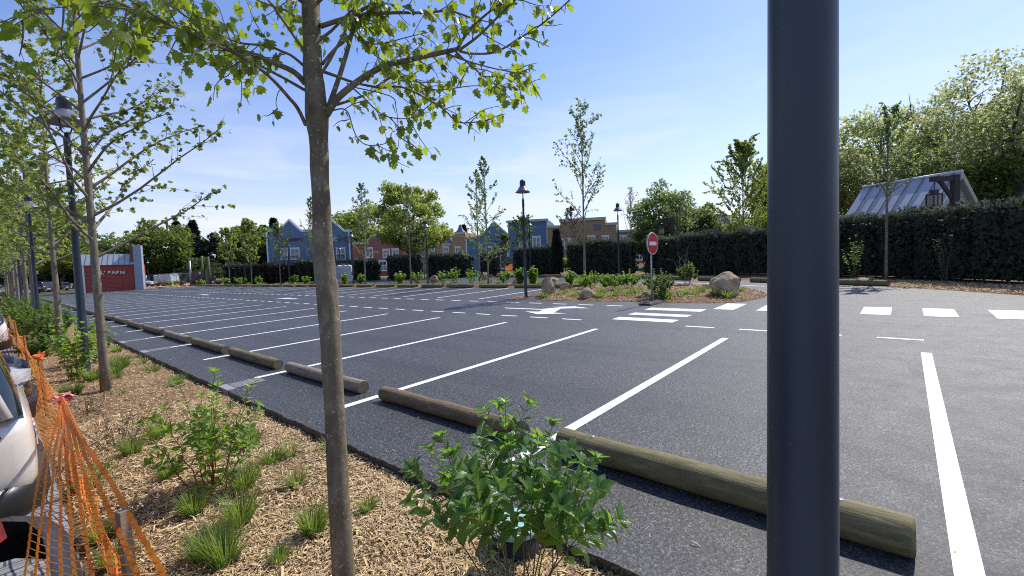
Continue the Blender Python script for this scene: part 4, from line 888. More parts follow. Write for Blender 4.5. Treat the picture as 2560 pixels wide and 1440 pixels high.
x0, x1, z0, z1_ = F.rect(1484, 560, 1501, 575); m = MB(); m.box(x0, x1, -.05, -.01, z0, z1_); m.box(x0+.08, x0+.42, -.07, -.052, z0+.06, z1_-.06); m.box(x0+.5, x1-.06, -.07, -.052, z0+.06, z1_-.06); m.build('attic_louvre', slate, F.t)
# green house
F = Facade('house', 'grey green clapboard house with white windows seen above the hedge gap', 'house', 1543, 54, 1612, 53)
zp = F.uv(1575, 575)[1]; F.wall([(0, -.3), (F.W, -.3), (F.W, zp), (0, zp)], 8, S_('grey_green_clapboard', (.2, .28, .22), board=.2)); F.strip('cornice', [(-.02, zp+.05), (F.W+.1, zp+.05)], .28, 'sagetrim', -.2, .25)
for a in ((1551, 589, 1568, 606), (1591, 590, 1607, 616), (1591, 627, 1607, 651)): F.window(*a)
# far flat block with terrace
F = Facade('apartment_block', 'pale flat block with roof terrace behind the green trees', 'building', 1795, 75, 1868, 74)
x, zt = F.uv(1820, 537); zm = F.uv(1820, 566)[1]; F.wall([(0, zm+.02), (F.W, zm+.02), (F.W, zt), (0, zt)], 9, m_plain('pale_render', (.4, .42, .45), .7)); F.wall([(.4, -.3), (F.W+2, -.3), (F.W+2, zm), (.4, zm)], 9, S_('brown_cladding', (.2, .11, .07), board=.3), 'lower_wall')
F.window(1800, 543, 1818, 556, mull=(2, 0)); F.window(1826, 543, 1842, 556, mull=(2, 0)); F.window(1817, 577, 1832, 590)
m = MB(); zr = F.uv(1815, 554)[1]
for x in np.linspace(.3, 4.5, 8): m.tube([(x, -.6, zr-.5), (x, -.6, zr+.3)], .03, 4)
m.tube([(.3, -.6, zr+.3), (4.5, -.6, zr+.3)], .04, 4); m.box(0, 4.8, -.8, -.02, zr-.7, zr-.5); m.build('terrace_railing', M_['galv'], F.t)
# red barn at the end of the lot
F = Facade('barn', 'small red barn with metal roof band, brick stack and curved white lettering', 'barn', 209, 56, 346, 58.5)
xl, zr1 = F.uv(210, 662); zroof0 = F.uv(275, 662)[1]; zroof1 = F.uv(275, 635)[1]; x_r = F.uv(340, 690)[0]
barnred = m_plain('barn_red', (.36, .07, .05), .6, .3, 0, .08, 2)
F.wall([(.25, -.1), (x_r, -.1), (x_r, zroof0), (.25, zroof0)], 5, barnred)
m = MB(); xa, xb = F.uv(214, 700)[0], F.uv(305, 700)[0]; zt_ = F.uv(260, 674)[1]; nb = 17
for i in range(nb): z = .05+(zt_-.05)*i/nb; m.add([(xa, -.02, z), (xb, -.02, z), (xb, -.085, z+.02), (xa, -.085, z+.02), (xb, -.025, z+(zt_-.05)/nb), (xa, -.025, z+(zt_-.05)/nb)], [(0, 1, 2, 3), (3, 2, 4, 5)])
m.build('roller_door', m_plain('door_red', (.4, .08, .06), .6, .35, 0, .1, 2), F.t)
metal = m_plain('zinc_sheet', (.5, .52, .55), .35, .5, .35, .08, 2)
m = MB(); x0 = -.15; x1 = x_r+.05; m.add([(x0, -.35, zroof0-.02), (x1, -.35, zroof0-.02), (x1, .55, zroof1), (x0, .55, zroof1), (x0, -.28, zroof0-.06), (x1, -.28, zroof0-.06), (x1, .62, zroof1-.06), (x0, .62, zroof1-.06)], [(0, 1, 2, 3), (7, 6, 5, 4), (0, 4, 5, 1), (3, 2, 6, 7), (0, 3, 7, 4), (1, 5, 6, 2)])
m.box(x0, x1, .55, 4.9, zroof1-.08, zroof1-.01); rf = m.build('roof', metal, F.t)
m = MB()
for i in range(11): x = x0+.04+(x1-x0-.08)*i/10; m.add([(x-.03, -.36, zroof0-.01), (x+.03, -.36, zroof0-.01), (x+.03, .55, zroof1+.01), (x-.03, .55, zroof1+.01), (x-.02, -.36, zroof0+.05), (x+.02, -.36, zroof0+.05), (x+.02, .55, zroof1+.07), (x-.02, .55, zroof1+.07)], [(0, 4, 7, 3), (4, 5, 6, 7), (5, 1, 2, 6), (0, 1, 5, 4), (3, 7, 6, 2)])
m.build('standing_seam', m_plain('zinc_seam', (.2, .21, .23), .5, .5, .3), rf)
zt_ = F.uv(345, 614)[1]; MB().box(x_r+.02, x_r+.85, -.75, .2, -.1, zt_).build('pillar', m_plain('pale_grey_cladding', (.3, .34, .42), .6, .4), F.t, .02)
bk = NT('brick'); b_ = bk.n('ShaderNodeTexBrick'); b_.inputs['Scale'].default_value = 4; b_.inputs['Color1'].default_value = (.3, .12, .07, 1); b_.inputs['Color2'].default_value = (.2, .08, .05, 1); b_.inputs['Mortar'].default_value = (.3, .27, .24, 1); bk.l(bk.coord(), b_.inputs[0]); bk.base(b_.outputs[0], .9, .2)
MB().box(x_r-.42, x_r+.015, -.2, .8, zroof0+.3, zt_-.05).build('brick_stack', bk.mat, F.t)
MB().box(.02, .245, -.12, .1, -.1, zroof0-.05).build('corner_post', M_['white'], F.t); MB().box(-.12, .3, .101, 5, -.1, zroof0-.06).build('side_wall', barnred, F.t)
xc_, zc_ = F.uv(276, 681.5); text_part("LIL' BARN", F.t, .53, (xc_, -.12, zc_), M_['white'], .03, 'lettering', arc=.035, bold=.02, sx=1.12)
MB().box(-.4, x_r+1.0, -1.2, 5, -.12, .03).build('concrete_apron', m_plain('pale_concrete', (.42, .4, .38), .8), F.t)
# metal roofed shed behind the right hedge
A = P(2388, 432, 22.0)
def zat(p): return (p-np.array([0, 0, 0])) @ UP
za = zat(A); B = P(2167, 457, 25.8)
ex = B-A; ex -= UP*(ex @ UP); Lr = np.linalg.norm(ex); ex /= Lr; ey = np.cross(UP, ex)      # ridge runs away to the left
if ey @ FWD > 0: sgn = -1
else: sgn = 1
base = A-UP*za
t = bpy.data.objects.new('shed', None); col.objects.link(t); t.matrix_world = Matrix([[ex[i], ey[i], UP[i], base[i]] for i in range(3)]+[[0, 0, 0, 1]]); tag(t, 'green boarded shed with steep standing seam metal roof behind the right hedge', 'shed')
hr = za; hw = 2.25; drop = 2.5; m = MB()
for sg in (1, -1): m.add([(-.25, 0, hr), (Lr+.2, 0, hr), (Lr+.2, sg*(hw+.3), hr-drop*(hw+.3)/hw), (-.25, sg*(hw+.3), hr-drop*(hw+.3)/hw), (-.25, 0, hr-.08), (Lr+.2, 0, hr-.08), (Lr+.2, sg*(hw+.25), hr-drop*(hw+.3)/hw-.08), (-.25, sg*(hw+.25), hr-drop*(hw+.3)/hw-.08)], [(0, 1, 2, 3), (7, 6, 5, 4), (0, 3, 7, 4), (1, 5, 6, 2), (2, 6, 7, 3)])
rf = m.build('roof', m_plain('weathered_zinc', (.42, .43, .45), .45, .5, .2, .14, 1.5), t)
m = MB()
for i in range(int(Lr/.62)+1):
    x = .0+i*.62
    for sg in (1, -1): m.tube([(x, sg*.05, hr+.03), (x, sg*(hw+.3), hr-drop*(hw+.3)/hw+.03)], .028, 4, 0, True, False)
m.build('standing_seam', m_plain('dark_seam', (.12, .12, .13), .5), rf)
MB().tube([(-.28, 0, hr+.02), (Lr+.22, 0, hr+.02)], .09, 6).build('ridge_cap', metal, rf)
MB().prism([(-hw, -.2), (hw, -.2), (hw, hr-drop-.05), (0, hr-.1), (-hw, hr-drop-.05)], .02, Lr, 0, 'x').build('wall', m_siding('green_shed_boards', (.42, .52, .43), board=.28), t)
m = MB()
for sg in (1, -1): m.add([(-.3, 0, hr+.02), (-.3, sg*(hw+.35), hr-drop*(hw+.35)/hw+.02), (-.3, sg*(hw+.35), hr-drop*(hw+.35)/hw-.24), (-.3, 0, hr-.28), (-.24, 0, hr+.02), (-.24, sg*(hw+.35), hr-drop*(hw+.35)/hw+.02), (-.24, sg*(hw+.35), hr-drop*(hw+.35)/hw-.24), (-.24, 0, hr-.28)], [(0, 1, 2, 3), (7, 6, 5, 4), (0, 4, 5, 1), (3, 2, 6, 7), (1, 5, 6, 2)])
m.build('barge_board', m_plain('sage_board', (.4, .45, .38), .7), t)
# house behind the shed at the frame edge
F = Facade('house', 'brown roofed house half hidden in the trees at the right edge', 'house', 2455, 27, 2760, 22)
zl = F.uv(2500, 500)[1]; F.wall([(0, -.3), (F.W, -.3), (F.W, zl), (0, zl)], 6, S_('rust_boards', (.22, .09, .06), board=.25))
m = MB(); zt2 = zl+2.2; m.add([(-.4, -.5, zl-.1), (F.W, -.5, zl-.1), (F.W, 3, zt2), (-.4, 3, zt2), (F.W, 6.4, zl-.1), (-.4, 6.4, zl-.1)], [(0, 1, 2, 3), (3, 2, 4, 5), (0, 3, 5), (1, 4, 2)]); m.build('roof', m_siding('brown_roof_tiles', (.13, .11, .10), board=.16, vertical=False), F.t)
# ------------------------------------------------------------------ timber lantern posts
def lantern_post(label, px, d, pytop, arm_px, scale=1.0, board=False):
    b = ground_at(px, d); H = h_at(b, pytop); f = Facade('lantern_post', label, 'lantern post', px, d, px+60, d, 'timber posts with hanging lanterns'); t = f.t; s = scale
    brown = m_plain('brown_timber', (.055, .05, .05), .8, .2, 0, .2, 5)
    MB().box(-.14*s, .14*s, -.12*s, .12*s, -.2, H).build('post', brown, t)
    m = MB(); m.box(-1.15*s, -.145*s, -.09*s, .09*s, H-.28*s, H-.06*s); m.add([(-.8*s, -.06*s, H-.285*s), (-.6*s, -.06*s, H-.285*s), (-.145*s, -.06*s, H-1.0*s), (-.145*s, -.06*s, H-1.2*s), (-.8*s, .06*s, H-.285*s), (-.6*s, .06*s, H-.285*s), (-.145*s, .06*s, H-1.0*s), (-.145*s, .06*s, H-1.2*s)], [(0, 1, 2, 3), (7, 6, 5, 4), (0, 3, 7, 4), (1, 5, 6, 2)]); m.build('arm', brown, t)
    c = -.98*s; zc = H-.55*s; m = MB(); w_ = .2*s; m.box(c-w_, c+w_, -w_, w_, zc-.9*s, zc-.86*s)
    for sx_, sy_ in ((-1, -1), (1, -1), (1, 1), (-1, 1)): m.box(c+sx_*w_-.02*s, c+sx_*w_+.02*s, sy_*w_-.02*s, sy_*w_+.02*s, zc-.86*s, zc-.36*s)
    m.box(c-w_*1.1, c+w_*1.1, -w_*1.1, w_*1.1, zc-.36*s, zc-.31*s); m.box(c-w_*.6, c+w_*.6, -w_*.6, w_*.6, zc-.31*s, zc-.12*s); m.tube([(c, 0, zc-.12*s), (c, 0, H-.285*s)], .015*s, 5); m.box(c-.018*s, c+.018*s, -w_*1.02, w_*1.02, zc-.86*s, zc-.36*s); lt = m.build('lantern', M_['darkmetal'], t)
    MB().box(c-w_*.9, c+w_*.9, -w_*.9, w_*.9, zc-.84*s, zc-.38*s).build('glass', m_leaf('lantern_glass', (.75, .68, .58), (.85, .78, .68), .5, .3), lt); return t
lantern_post('tall timber post with big hanging lantern in front of the shed gable', 2384, 20.5, 437, 2350, .95)
lantern_post('timber post with hanging lantern above the hedge right of the no entry sign', 1682, 34, 544, 1665, .85)
lantern_post('smaller timber lantern post farther along the hedge before the flat block', 1780, 42, 566, 1766, .8)
# ------------------------------------------------------------------ far left site: fences, poles, tarpaulins
def site_fence(label, px0, d0, px1, d1, h=2.0, group='wire site fence panels'):
    f = Facade('wire_fence', label, 'fence', px0, d0, px1, d1, group); n = max(1, round(f.W/3.4)); m = MB(); w_ = f.W/n
    for i in range(n+1): m.tube([(i*w_, 0, 0), (i*w_, 0, h)], .03, 5)
    m.tube([(0, 0, h), (f.W, 0, h)], .03, 4); m.tube([(0, 0, .25), (f.W, 0, .25)], .025, 4); m.build('frame', M_['galv'], f.t)
    m = MB()
    for x in np.arange(0, f.W, .35): m.box(x, x+.012, -.006, .006, .25, h)
    m.build('wire_mesh', M_['galv'], f.t); return f
site_fence('long wire fence far off behind the parked cars at the left', -250, 100, 205, 84, 2.0)
site_fence('wire fence panels behind the white tarpaulin right of the barn', 352, 88, 478, 80, 2.0)
site_fence('wire fence panels between the timber poles and the dark hedge', 530, 66, 562, 66, 2.2)
F = Facade('board_fence', 'grey boarded site gate between the steel post and the timber poles', 'fence', 478, 66, 512, 66)
F.wall([(0, 0), (F.W, 0), (F.W, 2.1), (0, 2.0)], .08, S_('grey_site_boards', (.15, .13, .125), board=.25, vertical=True), 'panel'); MB().box(F.W-.75, F.W-.45, -.03, -.01, 1.5, 1.9).build('notice', M_['white'], F.t)
m = MB(); m.tube([(.1, -.06, .1), (F.W-.1, -.06, 1.9)], .04, 4); m.build('brace', M_['wood'], F.t)
F = Facade('board_fence', 'second grey site gate behind the paired timber poles', 'fence', 514, 66, 530, 66)
F.wall([(0, 0), (F.W, 0), (F.W, 2.0), (0, 2.0)], .08, S_('pale_site_boards', (.26, .22, .18), board=.25, vertical=True), 'panel')
for px, py, d, lab, mat in ((478, 652, 65, 'single grey steel pole left of the site gate', 'galv'), (509, 641, 64, 'left one of the two tall timber poles at the gate', 'wood'), (525, 643, 64, 'right one of the two tall timber poles at the gate', 'wood')):
    b = ground_at(px, d); t = thing('pole', lab, 'pole', b, 0, 'tall poles at the site gate'); H = h_at(b, py); MB().tube([(0, 0, -.1), (0, 0, H)], [.16, .13], 9).build('shaft', M_[mat], t); MB().lathe([(.15, H-.02), (.15, H+.03), (0, H+.05)], 9).build('pole_cap', M_['galv'], t)
def tarp(label, px0, d0, px1, d1, H, sag):
    f = Facade('tarpaulin_block', label, 'tarpaulin', px0, d0, px1, d1, 'white tarpaulin covers'); m = MB(); nx, nz_ = 16, 8; tm = m_plain('white_tarpaulin', (.62, .64, .68), .5, .4, 0, .1, 3, .5, 3)
    vs = [(f.W*i/nx, .18*noise.noise(Vector((i*.7, j*.5, sag))), H*(j/nz_)*(1+.05*math.sin(i*1.3+sag))) for j in range(nz_+1) for i in range(nx+1)]
    top = len(vs); vs += [(f.W*i/nx, 1.4, H*(1+.05*math.sin(i*1.3+sag))-.1) for i in range(nx+1)]+[(f.W*i/nx, 1.5, 0) for i in range(nx+1)]
    fs = [(j*(nx+1)+i, j*(nx+1)+i+1, (j+1)*(nx+1)+i+1, (j+1)*(nx+1)+i) for j in range(nz_+2) for i in range(nx)]
    m.add(vs, fs, 0, True); s_ = [j*(nx+1) for j in range(nz_+3)]; m.add([vs[i] for i in s_], [tuple(reversed(range(len(s_))))]); m.add([vs[i+nx] for i in s_], [tuple(range(len(s_)))]); m.build('cover', tm, f.t)
    m = MB()
    for x in (f.W*.3, f.W*.7): m.tube([(x, -.2, .05), (x, -.2, H*.95), (x, .4, H*1.03)], .02, 4)
    m.build('strap', M_['galv'], f.t)
tarp('wide pile under white tarpaulin right of the barn pillar', 385, 84, 428, 82, 1.75, 1.0)
tarp('rounded pile under white tarpaulin in front of the starred blue house', 840, 55, 880, 55, 1.65, 4.0)
for i, (px, py, lab) in enumerate(((362, 692, 'small pale notice board on a thin post beside the barn pillar'), (440, 686, 'small blue white site sign on twin posts right of the tarpaulin'))):
    b = ground_at(px, 78); t = thing('site_sign', lab, 'sign', b, .2, 'small signs on the building site'); H = h_at(b, py-3); MB().box(-.4, .4, -.02, .02, H-.5, H).build('board', M_['white'] if i == 0 else m_plain('blue_white_board', (.35, .45, .6), .6), t); MB().tube([(-.2, .05, -.1), (-.2, .05, H-.1)], .03, 5).build('sign_post', M_['galv'], t); MB().tube([(.2, .05, -.1), (.2, .05, H-.1)], .03, 5).build('sign_post', M_['galv'], t)
# orange safety mesh far behind and the yellow ball shaped shrub
def mesh_net(name, label, S, U, Vn, wid, parent=None, mat='net', cat='safety netting', group=None, cell=.05, thin=.0045, fat=.013, base=(0, 0, 0)):
    """plastic barrier mesh over the surface S(u, v); strands run along u, thin ties across"""
    t = thing(name, label, cat, base, 0, group, plumb=False); o = Vector(base); m = MB()
    def pt(u, v): return S(u, v)-o
    def tang(u, v, du, dv): return (S(u+du, v+dv)-S(u-du, v-dv))
    nu = U*6
    for j in range(Vn+1):
        v = j/Vn; vs = []
        for i in range(nu+1):
            u = i/nu; p = pt(u, v); tu = tang(u, v, .004, 0).normalized(); tv = tang(u, v, 0, .01); sp = tv.length/.02/Vn; tv.normalize(); side = (tv-tu*tv.dot(tu)); 
            side = side.normalized() if side.length > 1e-6 else tv
            ph = (i % 6)/6; w_ = (fat*.62+fat*.38*math.cos(PI*ph)**2)*min(1, max(.25, sp/.05)); vs += [p-side*w_, p+side*w_]
        m.add(vs, [(2*i, 2*i+1, 2*i+3, 2*i+2) for i in range(nu)])
    for i in range(U+1):
        u = i/U; vs = []; n2 = Vn*3
        for j in range(n2+1):
            v = j/n2; p = pt(u, v)+Vector((0, 0, .0008)); tu = tang(u, v, .004, 0).normalized(); w_ = thin*(.55+.75*abs(math.cos(PI*(j % 3)/3))); vs += [p-tu*w_, p+tu*w_]
        m.add(vs, [(2*j, 2*j+1, 2*j+3, 2*j+2) for j in range(n2)])
    me = m.build('netting', M_[mat], t); at = me.data.attributes.new('tint', 'FLOAT', 'FACE'); rr_ = np.random.default_rng(3); at.data.foreach_set('value', rr_.uniform(.2, .9, len(me.data.polygons)).astype(np.float32)); return t
for i, (px0, px1, d, lab) in enumerate(((1262, 1285, 50, 'orange safety netting at the foot of the flat roofed blue house'), (1411, 1421, 50, 'orange safety netting seen through the gap beside the narrow conifer'), (1584, 1607, 48, 'orange safety netting in the hedge gap beneath the green house'))):
    a_, b_ = Vector(ground_at(px0, d)), Vector(ground_at(px1, d)); H_ = h_at(tuple(ground_at((px0+px1)/2, d)), 664 if i != 1 else 662)
    mesh_net('safety_netting', lab, lambda u, v, a_=a_, b_=b_, H_=H_: a_.lerp(b_, u)+Vector((0, 0, .1+v*H_)), 8, 7, 0, group='orange netting by the houses', thin=.03, fat=.05, base=tuple(a_))
# ------------------------------------------------------------------ cars
def car(label, loc, rz, paint, L=4.2, W=1.76, H=1.48, estate=True, rear_text=None, group=None, dark_bumper=True, name='parked_car', cat='car', reflector=False, back=0.0):
    """local +x = front; origin under the middle"""
    t = thing(name, label, cat, loc, rz, group, plumb=False); h = L/2; w = W/2; zb = .22
    pm = paint
    # body shell: stations along x with half widths, belt line and floor
    st = [(-h, .76, .42, .74), (-h+.03, .88, .36, .82), (-h+.18, .96, .28, .87), (-h+.7, 1.0, .24, .90), (-.3*L, 1.0, .22, .91), (0, 1.0, .22, .91), (.22*L, 1.0, .22, .91), (.30*L, .99, .22, .89), (h-.55, .96, .24, .82), (h-.18, .86, .30, .72), (h-.03, .68, .38, .62), (h, .5, .44, .56)]
    st = [(x_+back*(1 if x_ < -h+.5 else 0), a_, b_, c_) for x_, a_, b_, c_ in st]
    m = MB(); k = 12; vs = []
    for x, fw, z0, z1 in st:
        ww = w*fw; z0 = z0*.85; z1s = z1*H/1.48
        ring = [(0, z0), (ww*.7, z0), (ww*.95, z0+.05), (ww, z0+.22), (ww, (z0+z1s)/2), (ww*.985, z1s-.14), (ww*.93, z1s-.03), (ww*.75, z1s), (0, z1s+.03)]
        full = ring+[(-a, b) for a, b in reversed(ring[1:-1])]; n_ = len(full); vs += [(x, a, b) for a, b in full]
    fs = [(i*n_+j, i*n_+(j+1) % n_, (i+1)*n_+(j+1) % n_, (i+1)*n_+j) for i in range(len(st)-1) for j in range(n_)]+[tuple(reversed(range(n_))), tuple(range((len(st)-1)*n_, len(st)*n_))]
    m.add(vs, fs, 0, True); b = m.build('body', pm, t); sm = b.modifiers.new('Subdivision', 'SUBSURF'); sm.levels = 1; sm.render_levels = 1
    # greenhouse
    zr = H; xr = -h+back+(.05 if estate else .55); zbelt = .84*H/1.48
    gs = [(xr, zbelt+.0, .86), (xr+.07, zbelt+.28, .82), (xr+.24, zr-.07, .74), (xr+.8, zr, .72), (.02*L, zr, .72), (.12*L, zr-.06, .72), (.22*L, zbelt+.16, .80), (.29*L, zbelt-.03, .86)]
    gl = MB(); vs = []
    for x, z1, fw in gs:
        w0 = w*.94; w1 = w*fw if z1 > zbelt+.3 else w*(.94-(.94-fw)*.8); vs += [(x, -w0, zbelt-.05), (x, -w1, z1-.04), (x, -w1*.8, z1), (x, w1*.8, z1), (x, w1, z1-.04), (x, w0, zbelt-.05)]
    fs = [(i*6+j, i*6+j+1, (i+1)*6+j+1, (i+1)*6+j) for i in range(len(gs)-1) for j in range(5)]+[(0, 1, 2, 3, 4, 5)[::-1], tuple((len(gs)-1)*6+q for q in range(6))]
    gl.add(vs, fs, 0, True); gl.build('windows', M_['carglass'], t)
    rf = MB(); vs = []
    for x, z1, fw in gs[2:6]: w1 = w*fw*.98; vs += [(x, -w1, z1-.02), (x, -w1*.75, z1+.018), (x, w1*.75, z1+.018), (x, w1, z1-.02)]
    rf.add(vs, [(i*4+j, i*4+j+1, (i+1)*4+j+1, (i+1)*4+j) for i in range(3) for j in range(3)], 0, True); rf.build('roof', pm, t)
    m = MB()
    for sg in (1, -1):
        for a_, b2_ in ((2, 1), (0, 0)): pass
        for i0, i1 in ((1, 2), (3, 3), (4, 4), (5, 6)):
            x0_, z0_ = gs[i0][0], zbelt; x1_, z1_ = gs[i1][0], gs[i1][1]-.03; MB().tube([(x0_-(.1 if i0 == 3 else 0), sg*w*.945, z0_-.04), (x1_, sg*w*gs[i1][2]*1.0, z1_)], .03, 5).build('window_pillar', pm, t)
    for sx_ in (-.31*L, .31*L):
        for sg in (1, -1):
            MB().add([(sx_+.315*math.cos(2*PI*j/28), sg*(w-.24+.24*q), .315+.315*math.sin(2*PI*j/28)) for q in (0, 1) for j in range(28)], [(j, (j+1) % 28, 28+(j+1) % 28, 28+j) for j in range(28)]+[tuple(range(28, 56))]).build('wheel', M_['rubber'], t)
            MB().add([(sx_+.2*math.cos(2*PI*j/20), sg*(w+.004), .315+.2*math.sin(2*PI*j/20)) for j in range(20)]+[(sx_, sg*(w-.01), .315)], [(j, (j+1) % 20, 20) for j in range(20)]).build('rim', M_['galv'], t)
            m = MB(); R0, R1 = .33, .385
            for q in range(14):
                aa, ab = PI*(q)/14, PI*(q+1)/14; m.add([(sx_+r_*math.cos(a_), sg*(w+.012), .315+r_*math.sin(a_)) for r_, a_ in ((R0, aa), (R1, aa), (R1, ab), (R0, ab))], [(0, 1, 2, 3)])
            m.build('wheel_arch', M_['rubber'], t)
    bm_ = M_['blackplastic'] if dark_bumper else pm
    for sg, nm in ((-1, 'rear_bumper'), (1, 'front_bumper')):
        m = MB(); pts = [(sg*(h+.05), 0), (sg*(h+.045), w*.45), (sg*(h+.0), w*.72), (sg*(h-.12), w*.92), (sg*(h-.36), w*1.0)]; full = [(x, -y) for x, y in reversed(pts[1:])]+pts; vs = []
        for x, y in full: vs += [(x*.985, y*.98, .18), (x*1.0, y*1.01, .24), (x*1.0, y*1.01, .36), (x*.99, y*.995, .41), (x*.955, y*.96, .425)]
        m.add(vs, [(i*5+j, i*5+j+1, (i+1)*5+j+1, (i+1)*5+j) for i in range(len(full)-1) for j in range(4)], 0, True); m.build(nm, bm_, t)
    for sg in (1, -1):
        MB().add([(-h+.14, sg*w*.80, .86), (-h+.17, sg*w*.78, 1.08), (-h+.30, sg*w*.93, 1.10), (-h+.42, sg*w*.965, .9), (-h+.24, sg*w*.93, .84)], [(0, 1, 2, 3, 4)]).build('tail_light', M_['taillight'], t, 0)
        MB().add([(h-.01, sg*w*.5, .58), (h+.0, sg*w*.45, .70), (h-.16, sg*w*.83, .77), (h-.42, sg*w*.97, .80), (h-.36, sg*w*.975, .68), (h-.12, sg*w*.86, .60)], [(0, 1, 2, 3, 4, 5)]).build('headlight', M_['headlight'], t, 0)
        MB().box(.2*L-.06, .2*L+.08, sg*(w+.01) if sg > 0 else -w-.19, w+.19 if sg > 0 else -w-.01, .93, 1.05).build('wing_mirror', M_['blackplastic'], t, .02)
    m = MB(); m.box(-h+back-.012, -h+back-.004, -.24, .24, .50, .60); m.build('number_plate', M_['white'], t)
    if reflector: MB().add([(-h-.056, -w*.3, .31), (-h-.01, -w*.70, .31), (-h+.1, -w*.93, .31), (-h+.1, -w*.93, .355), (-h-.01, -w*.70, .355), (-h-.056, -w*.3, .355)], [(0, 1, 4, 5), (1, 2, 3, 4)]).build('reflector', M_['taillight'], t); 
    if rear_text:
        o = text_part(rear_text, t, .10, (-h+.035, -w*.55, .80), M_['chrome'], .006, 'badge_lettering', bold=.002); o.rotation_euler = (math.radians(-6), 0, -PI/2-.18)
    return t
def paint_mat(name, c, metal=.1): return m_plain(name, c, .25, .5, metal, .03, 1, coat=1.0)
M_['carglass'] = m_plain('car_glass', (.012, .018, .02), .05, .9, 0, .2, .8)
M_['blackplastic'] = m_plain('black_plastic', (.018, .018, .02), .38, .5, 0, .15, 5)
M_['taillight'] = m_plain('tail_lamp_red', (.4, .01, .015), .15, .7, 0, .1); M_['headlight'] = m_plain('headlight_glass', (.5, .53, .58), .12, .8, .2, .3, 9)
M_['chrome'] = m_plain('chrome', (.62, .62, .62), .15, .6, 1.0, .02)
wp = paint_mat('pearl_white_paint', (.72, .71, .66)); dk = paint_mat('dark_navy_paint', (.01, .013, .022), .3); gk = m_plain('black_car_paint', (.010, .010, .012), .35, .5, 0, .03, 1)
car('black hatchback nearest the camera, its rear corner at the bottom left edge', (-2.0, 2.84, -.06), PI, gk, 4.2, 1.74, reflector=True, back=.2, group='cars on the block paving')
car('pearl white hatchback with chrome lettering on its tail beside the orange net', (-1.97, 4.95, -.06), PI, wp, 4.15, 1.78, 1.55, rear_text='DUSS', group='cars on the block paving')
car('glossy dark navy car with its headlight facing the orange net', (-2.0, 7.85, -.06), 0, dk, 4.4, 1.8, 1.5, group='cars on the block paving')
car('white car far down the block paving beyond the navy car', (-1.95, 16.2, -.06), PI, paint_mat('white_car_paint', (.75, .76, .77)), 4.2, 1.75, group='cars on the block paving')
fwdaz = math.atan2(ground_at(200, 80)[1]-ground_at(0, 88)[1], ground_at(200, 80)[0]-ground_at(0, 88)[0])
sv = paint_mat('slate_paint', (.05, .06, .075), .3)
b = ground_at(88, 72); car('dark people carrier parked far off left of the barn', (b[0], b[1], -.02), fwdaz+PI+.25, paint_mat('dark_slate_paint', (.025, .032, .04)), 4.9, 1.85, 1.85, group='cars parked left of the barn')
b = ground_at(139, 80); car('grey blue hatchback parked between the people carrier and the barn', (b[0], b[1], -.02), fwdaz+PI+.35, sv, 4.1, 1.78, 1.55, group='cars parked left of the barn')
b = ground_at(352, 72); car('pale car half hidden behind the pillar of the barn', (b[0], b[1], -.02), fwdaz+.4, paint_mat('pale_paint', (.6, .62, .65)), 4.2, 1.76, 1.5)
b = ground_at(66, 62); car('light blue grey car roof peeking over the shrubs at the left', (b[0], b[1], -.15), fwdaz+2.8, paint_mat('light_blue_paint', (.3, .36, .42)), 4.1, 1.76, 1.45)
# ------------------------------------------------------------------ orange barrier netting on stakes
def stake(label, x, y, h, w_=.017, tilt=(0, 0), mat='stakewood', col_=None):
    t = thing('fence_stake', label, 'stake', (x, y, -.06), .4, 'stakes carrying the orange net', plumb=False)
    m = MB(); m.add([(sx_*w_+(tilt[0]*z), sy_*w_*.8+(tilt[1]*z), z) for z in (0, h*.5, h+.06) for sx_, sy_ in ((-1, -1), (1, -1), (1, 1), (-1, 1))], [(0, 1, 5, 4), (1, 2, 6, 5), (2, 3, 7, 6), (3, 0, 4, 7), (4, 5, 9, 8), (5, 6, 10, 9), (6, 7, 11, 10), (7, 4, 8, 11), (8, 9, 10, 11)])
    m.build('stake', M_[mat], t, .0025); return t
stake('grey timber stake with sawn top at the bottom left, nearest the camera', .236, 2.15, .755, .0175)
stake('stake with pink cloth knotted on its top', .265, 4.85, .745, .0145, mat='stake_red')
stake('stake with an orange knot on its top', .30, 8.0, .75, .0145, mat='stake_red')
stake('stake beyond the orange knot holding up the sagging net', .28, 11.4, .72, .015, mat='stake_red')
stake('far stake of the orange net beside the white car', .26, 15.2, .75, .015, mat='stake_red')
def knot(name, label, p, s, mat, seed):
    m = MB(); rnd = random.Random(seed); t = thing(name, label, 'cloth', p, 0, None, plumb=False)
    for i in range(9):
        a = rnd.uniform(0, 2*PI); d_ = Vector((math.cos(a), math.sin(a), rnd.uniform(-.3, .5))); q = d_.cross(Vector((0, 0, 1))).normalized(); vs = []
        for j in range(5):
            f = j/4; c = d_*s*f*rnd.uniform(.8, 1.2)+Vector((0, 0, s*.3*math.sin(f*5+i))); w_ = s*(.12+.35*math.sin(PI*min(1, f*.9+.1))); vs += [c-q*w_, c+q*w_+Vector((0, 0, .3*w_))]
        m.add(vs, [(2*j, 2*j+1, 2*j+3, 2*j+2) for j in range(4)], 0, True)
    m.build('folds', M_[mat], t)
knot('cloth_knot', 'pink and white rag tied round the second stake', (.275, 4.82, .70), .075, 'pink', 2)
knot('net_knot', 'orange knot of netting tied round the third stake', (.305, 7.97, .70), .07, 'stake_red', 5)
M_['orangeknot'] = m_plain('orange_knot', (.85, .17, .04), .6)
bpy.data.objects['net_knot'].children[0].data.materials[0] = M_['orangeknot']
nz_ = lambda a, b, c=0: noise.noise(Vector((a, b, c)))
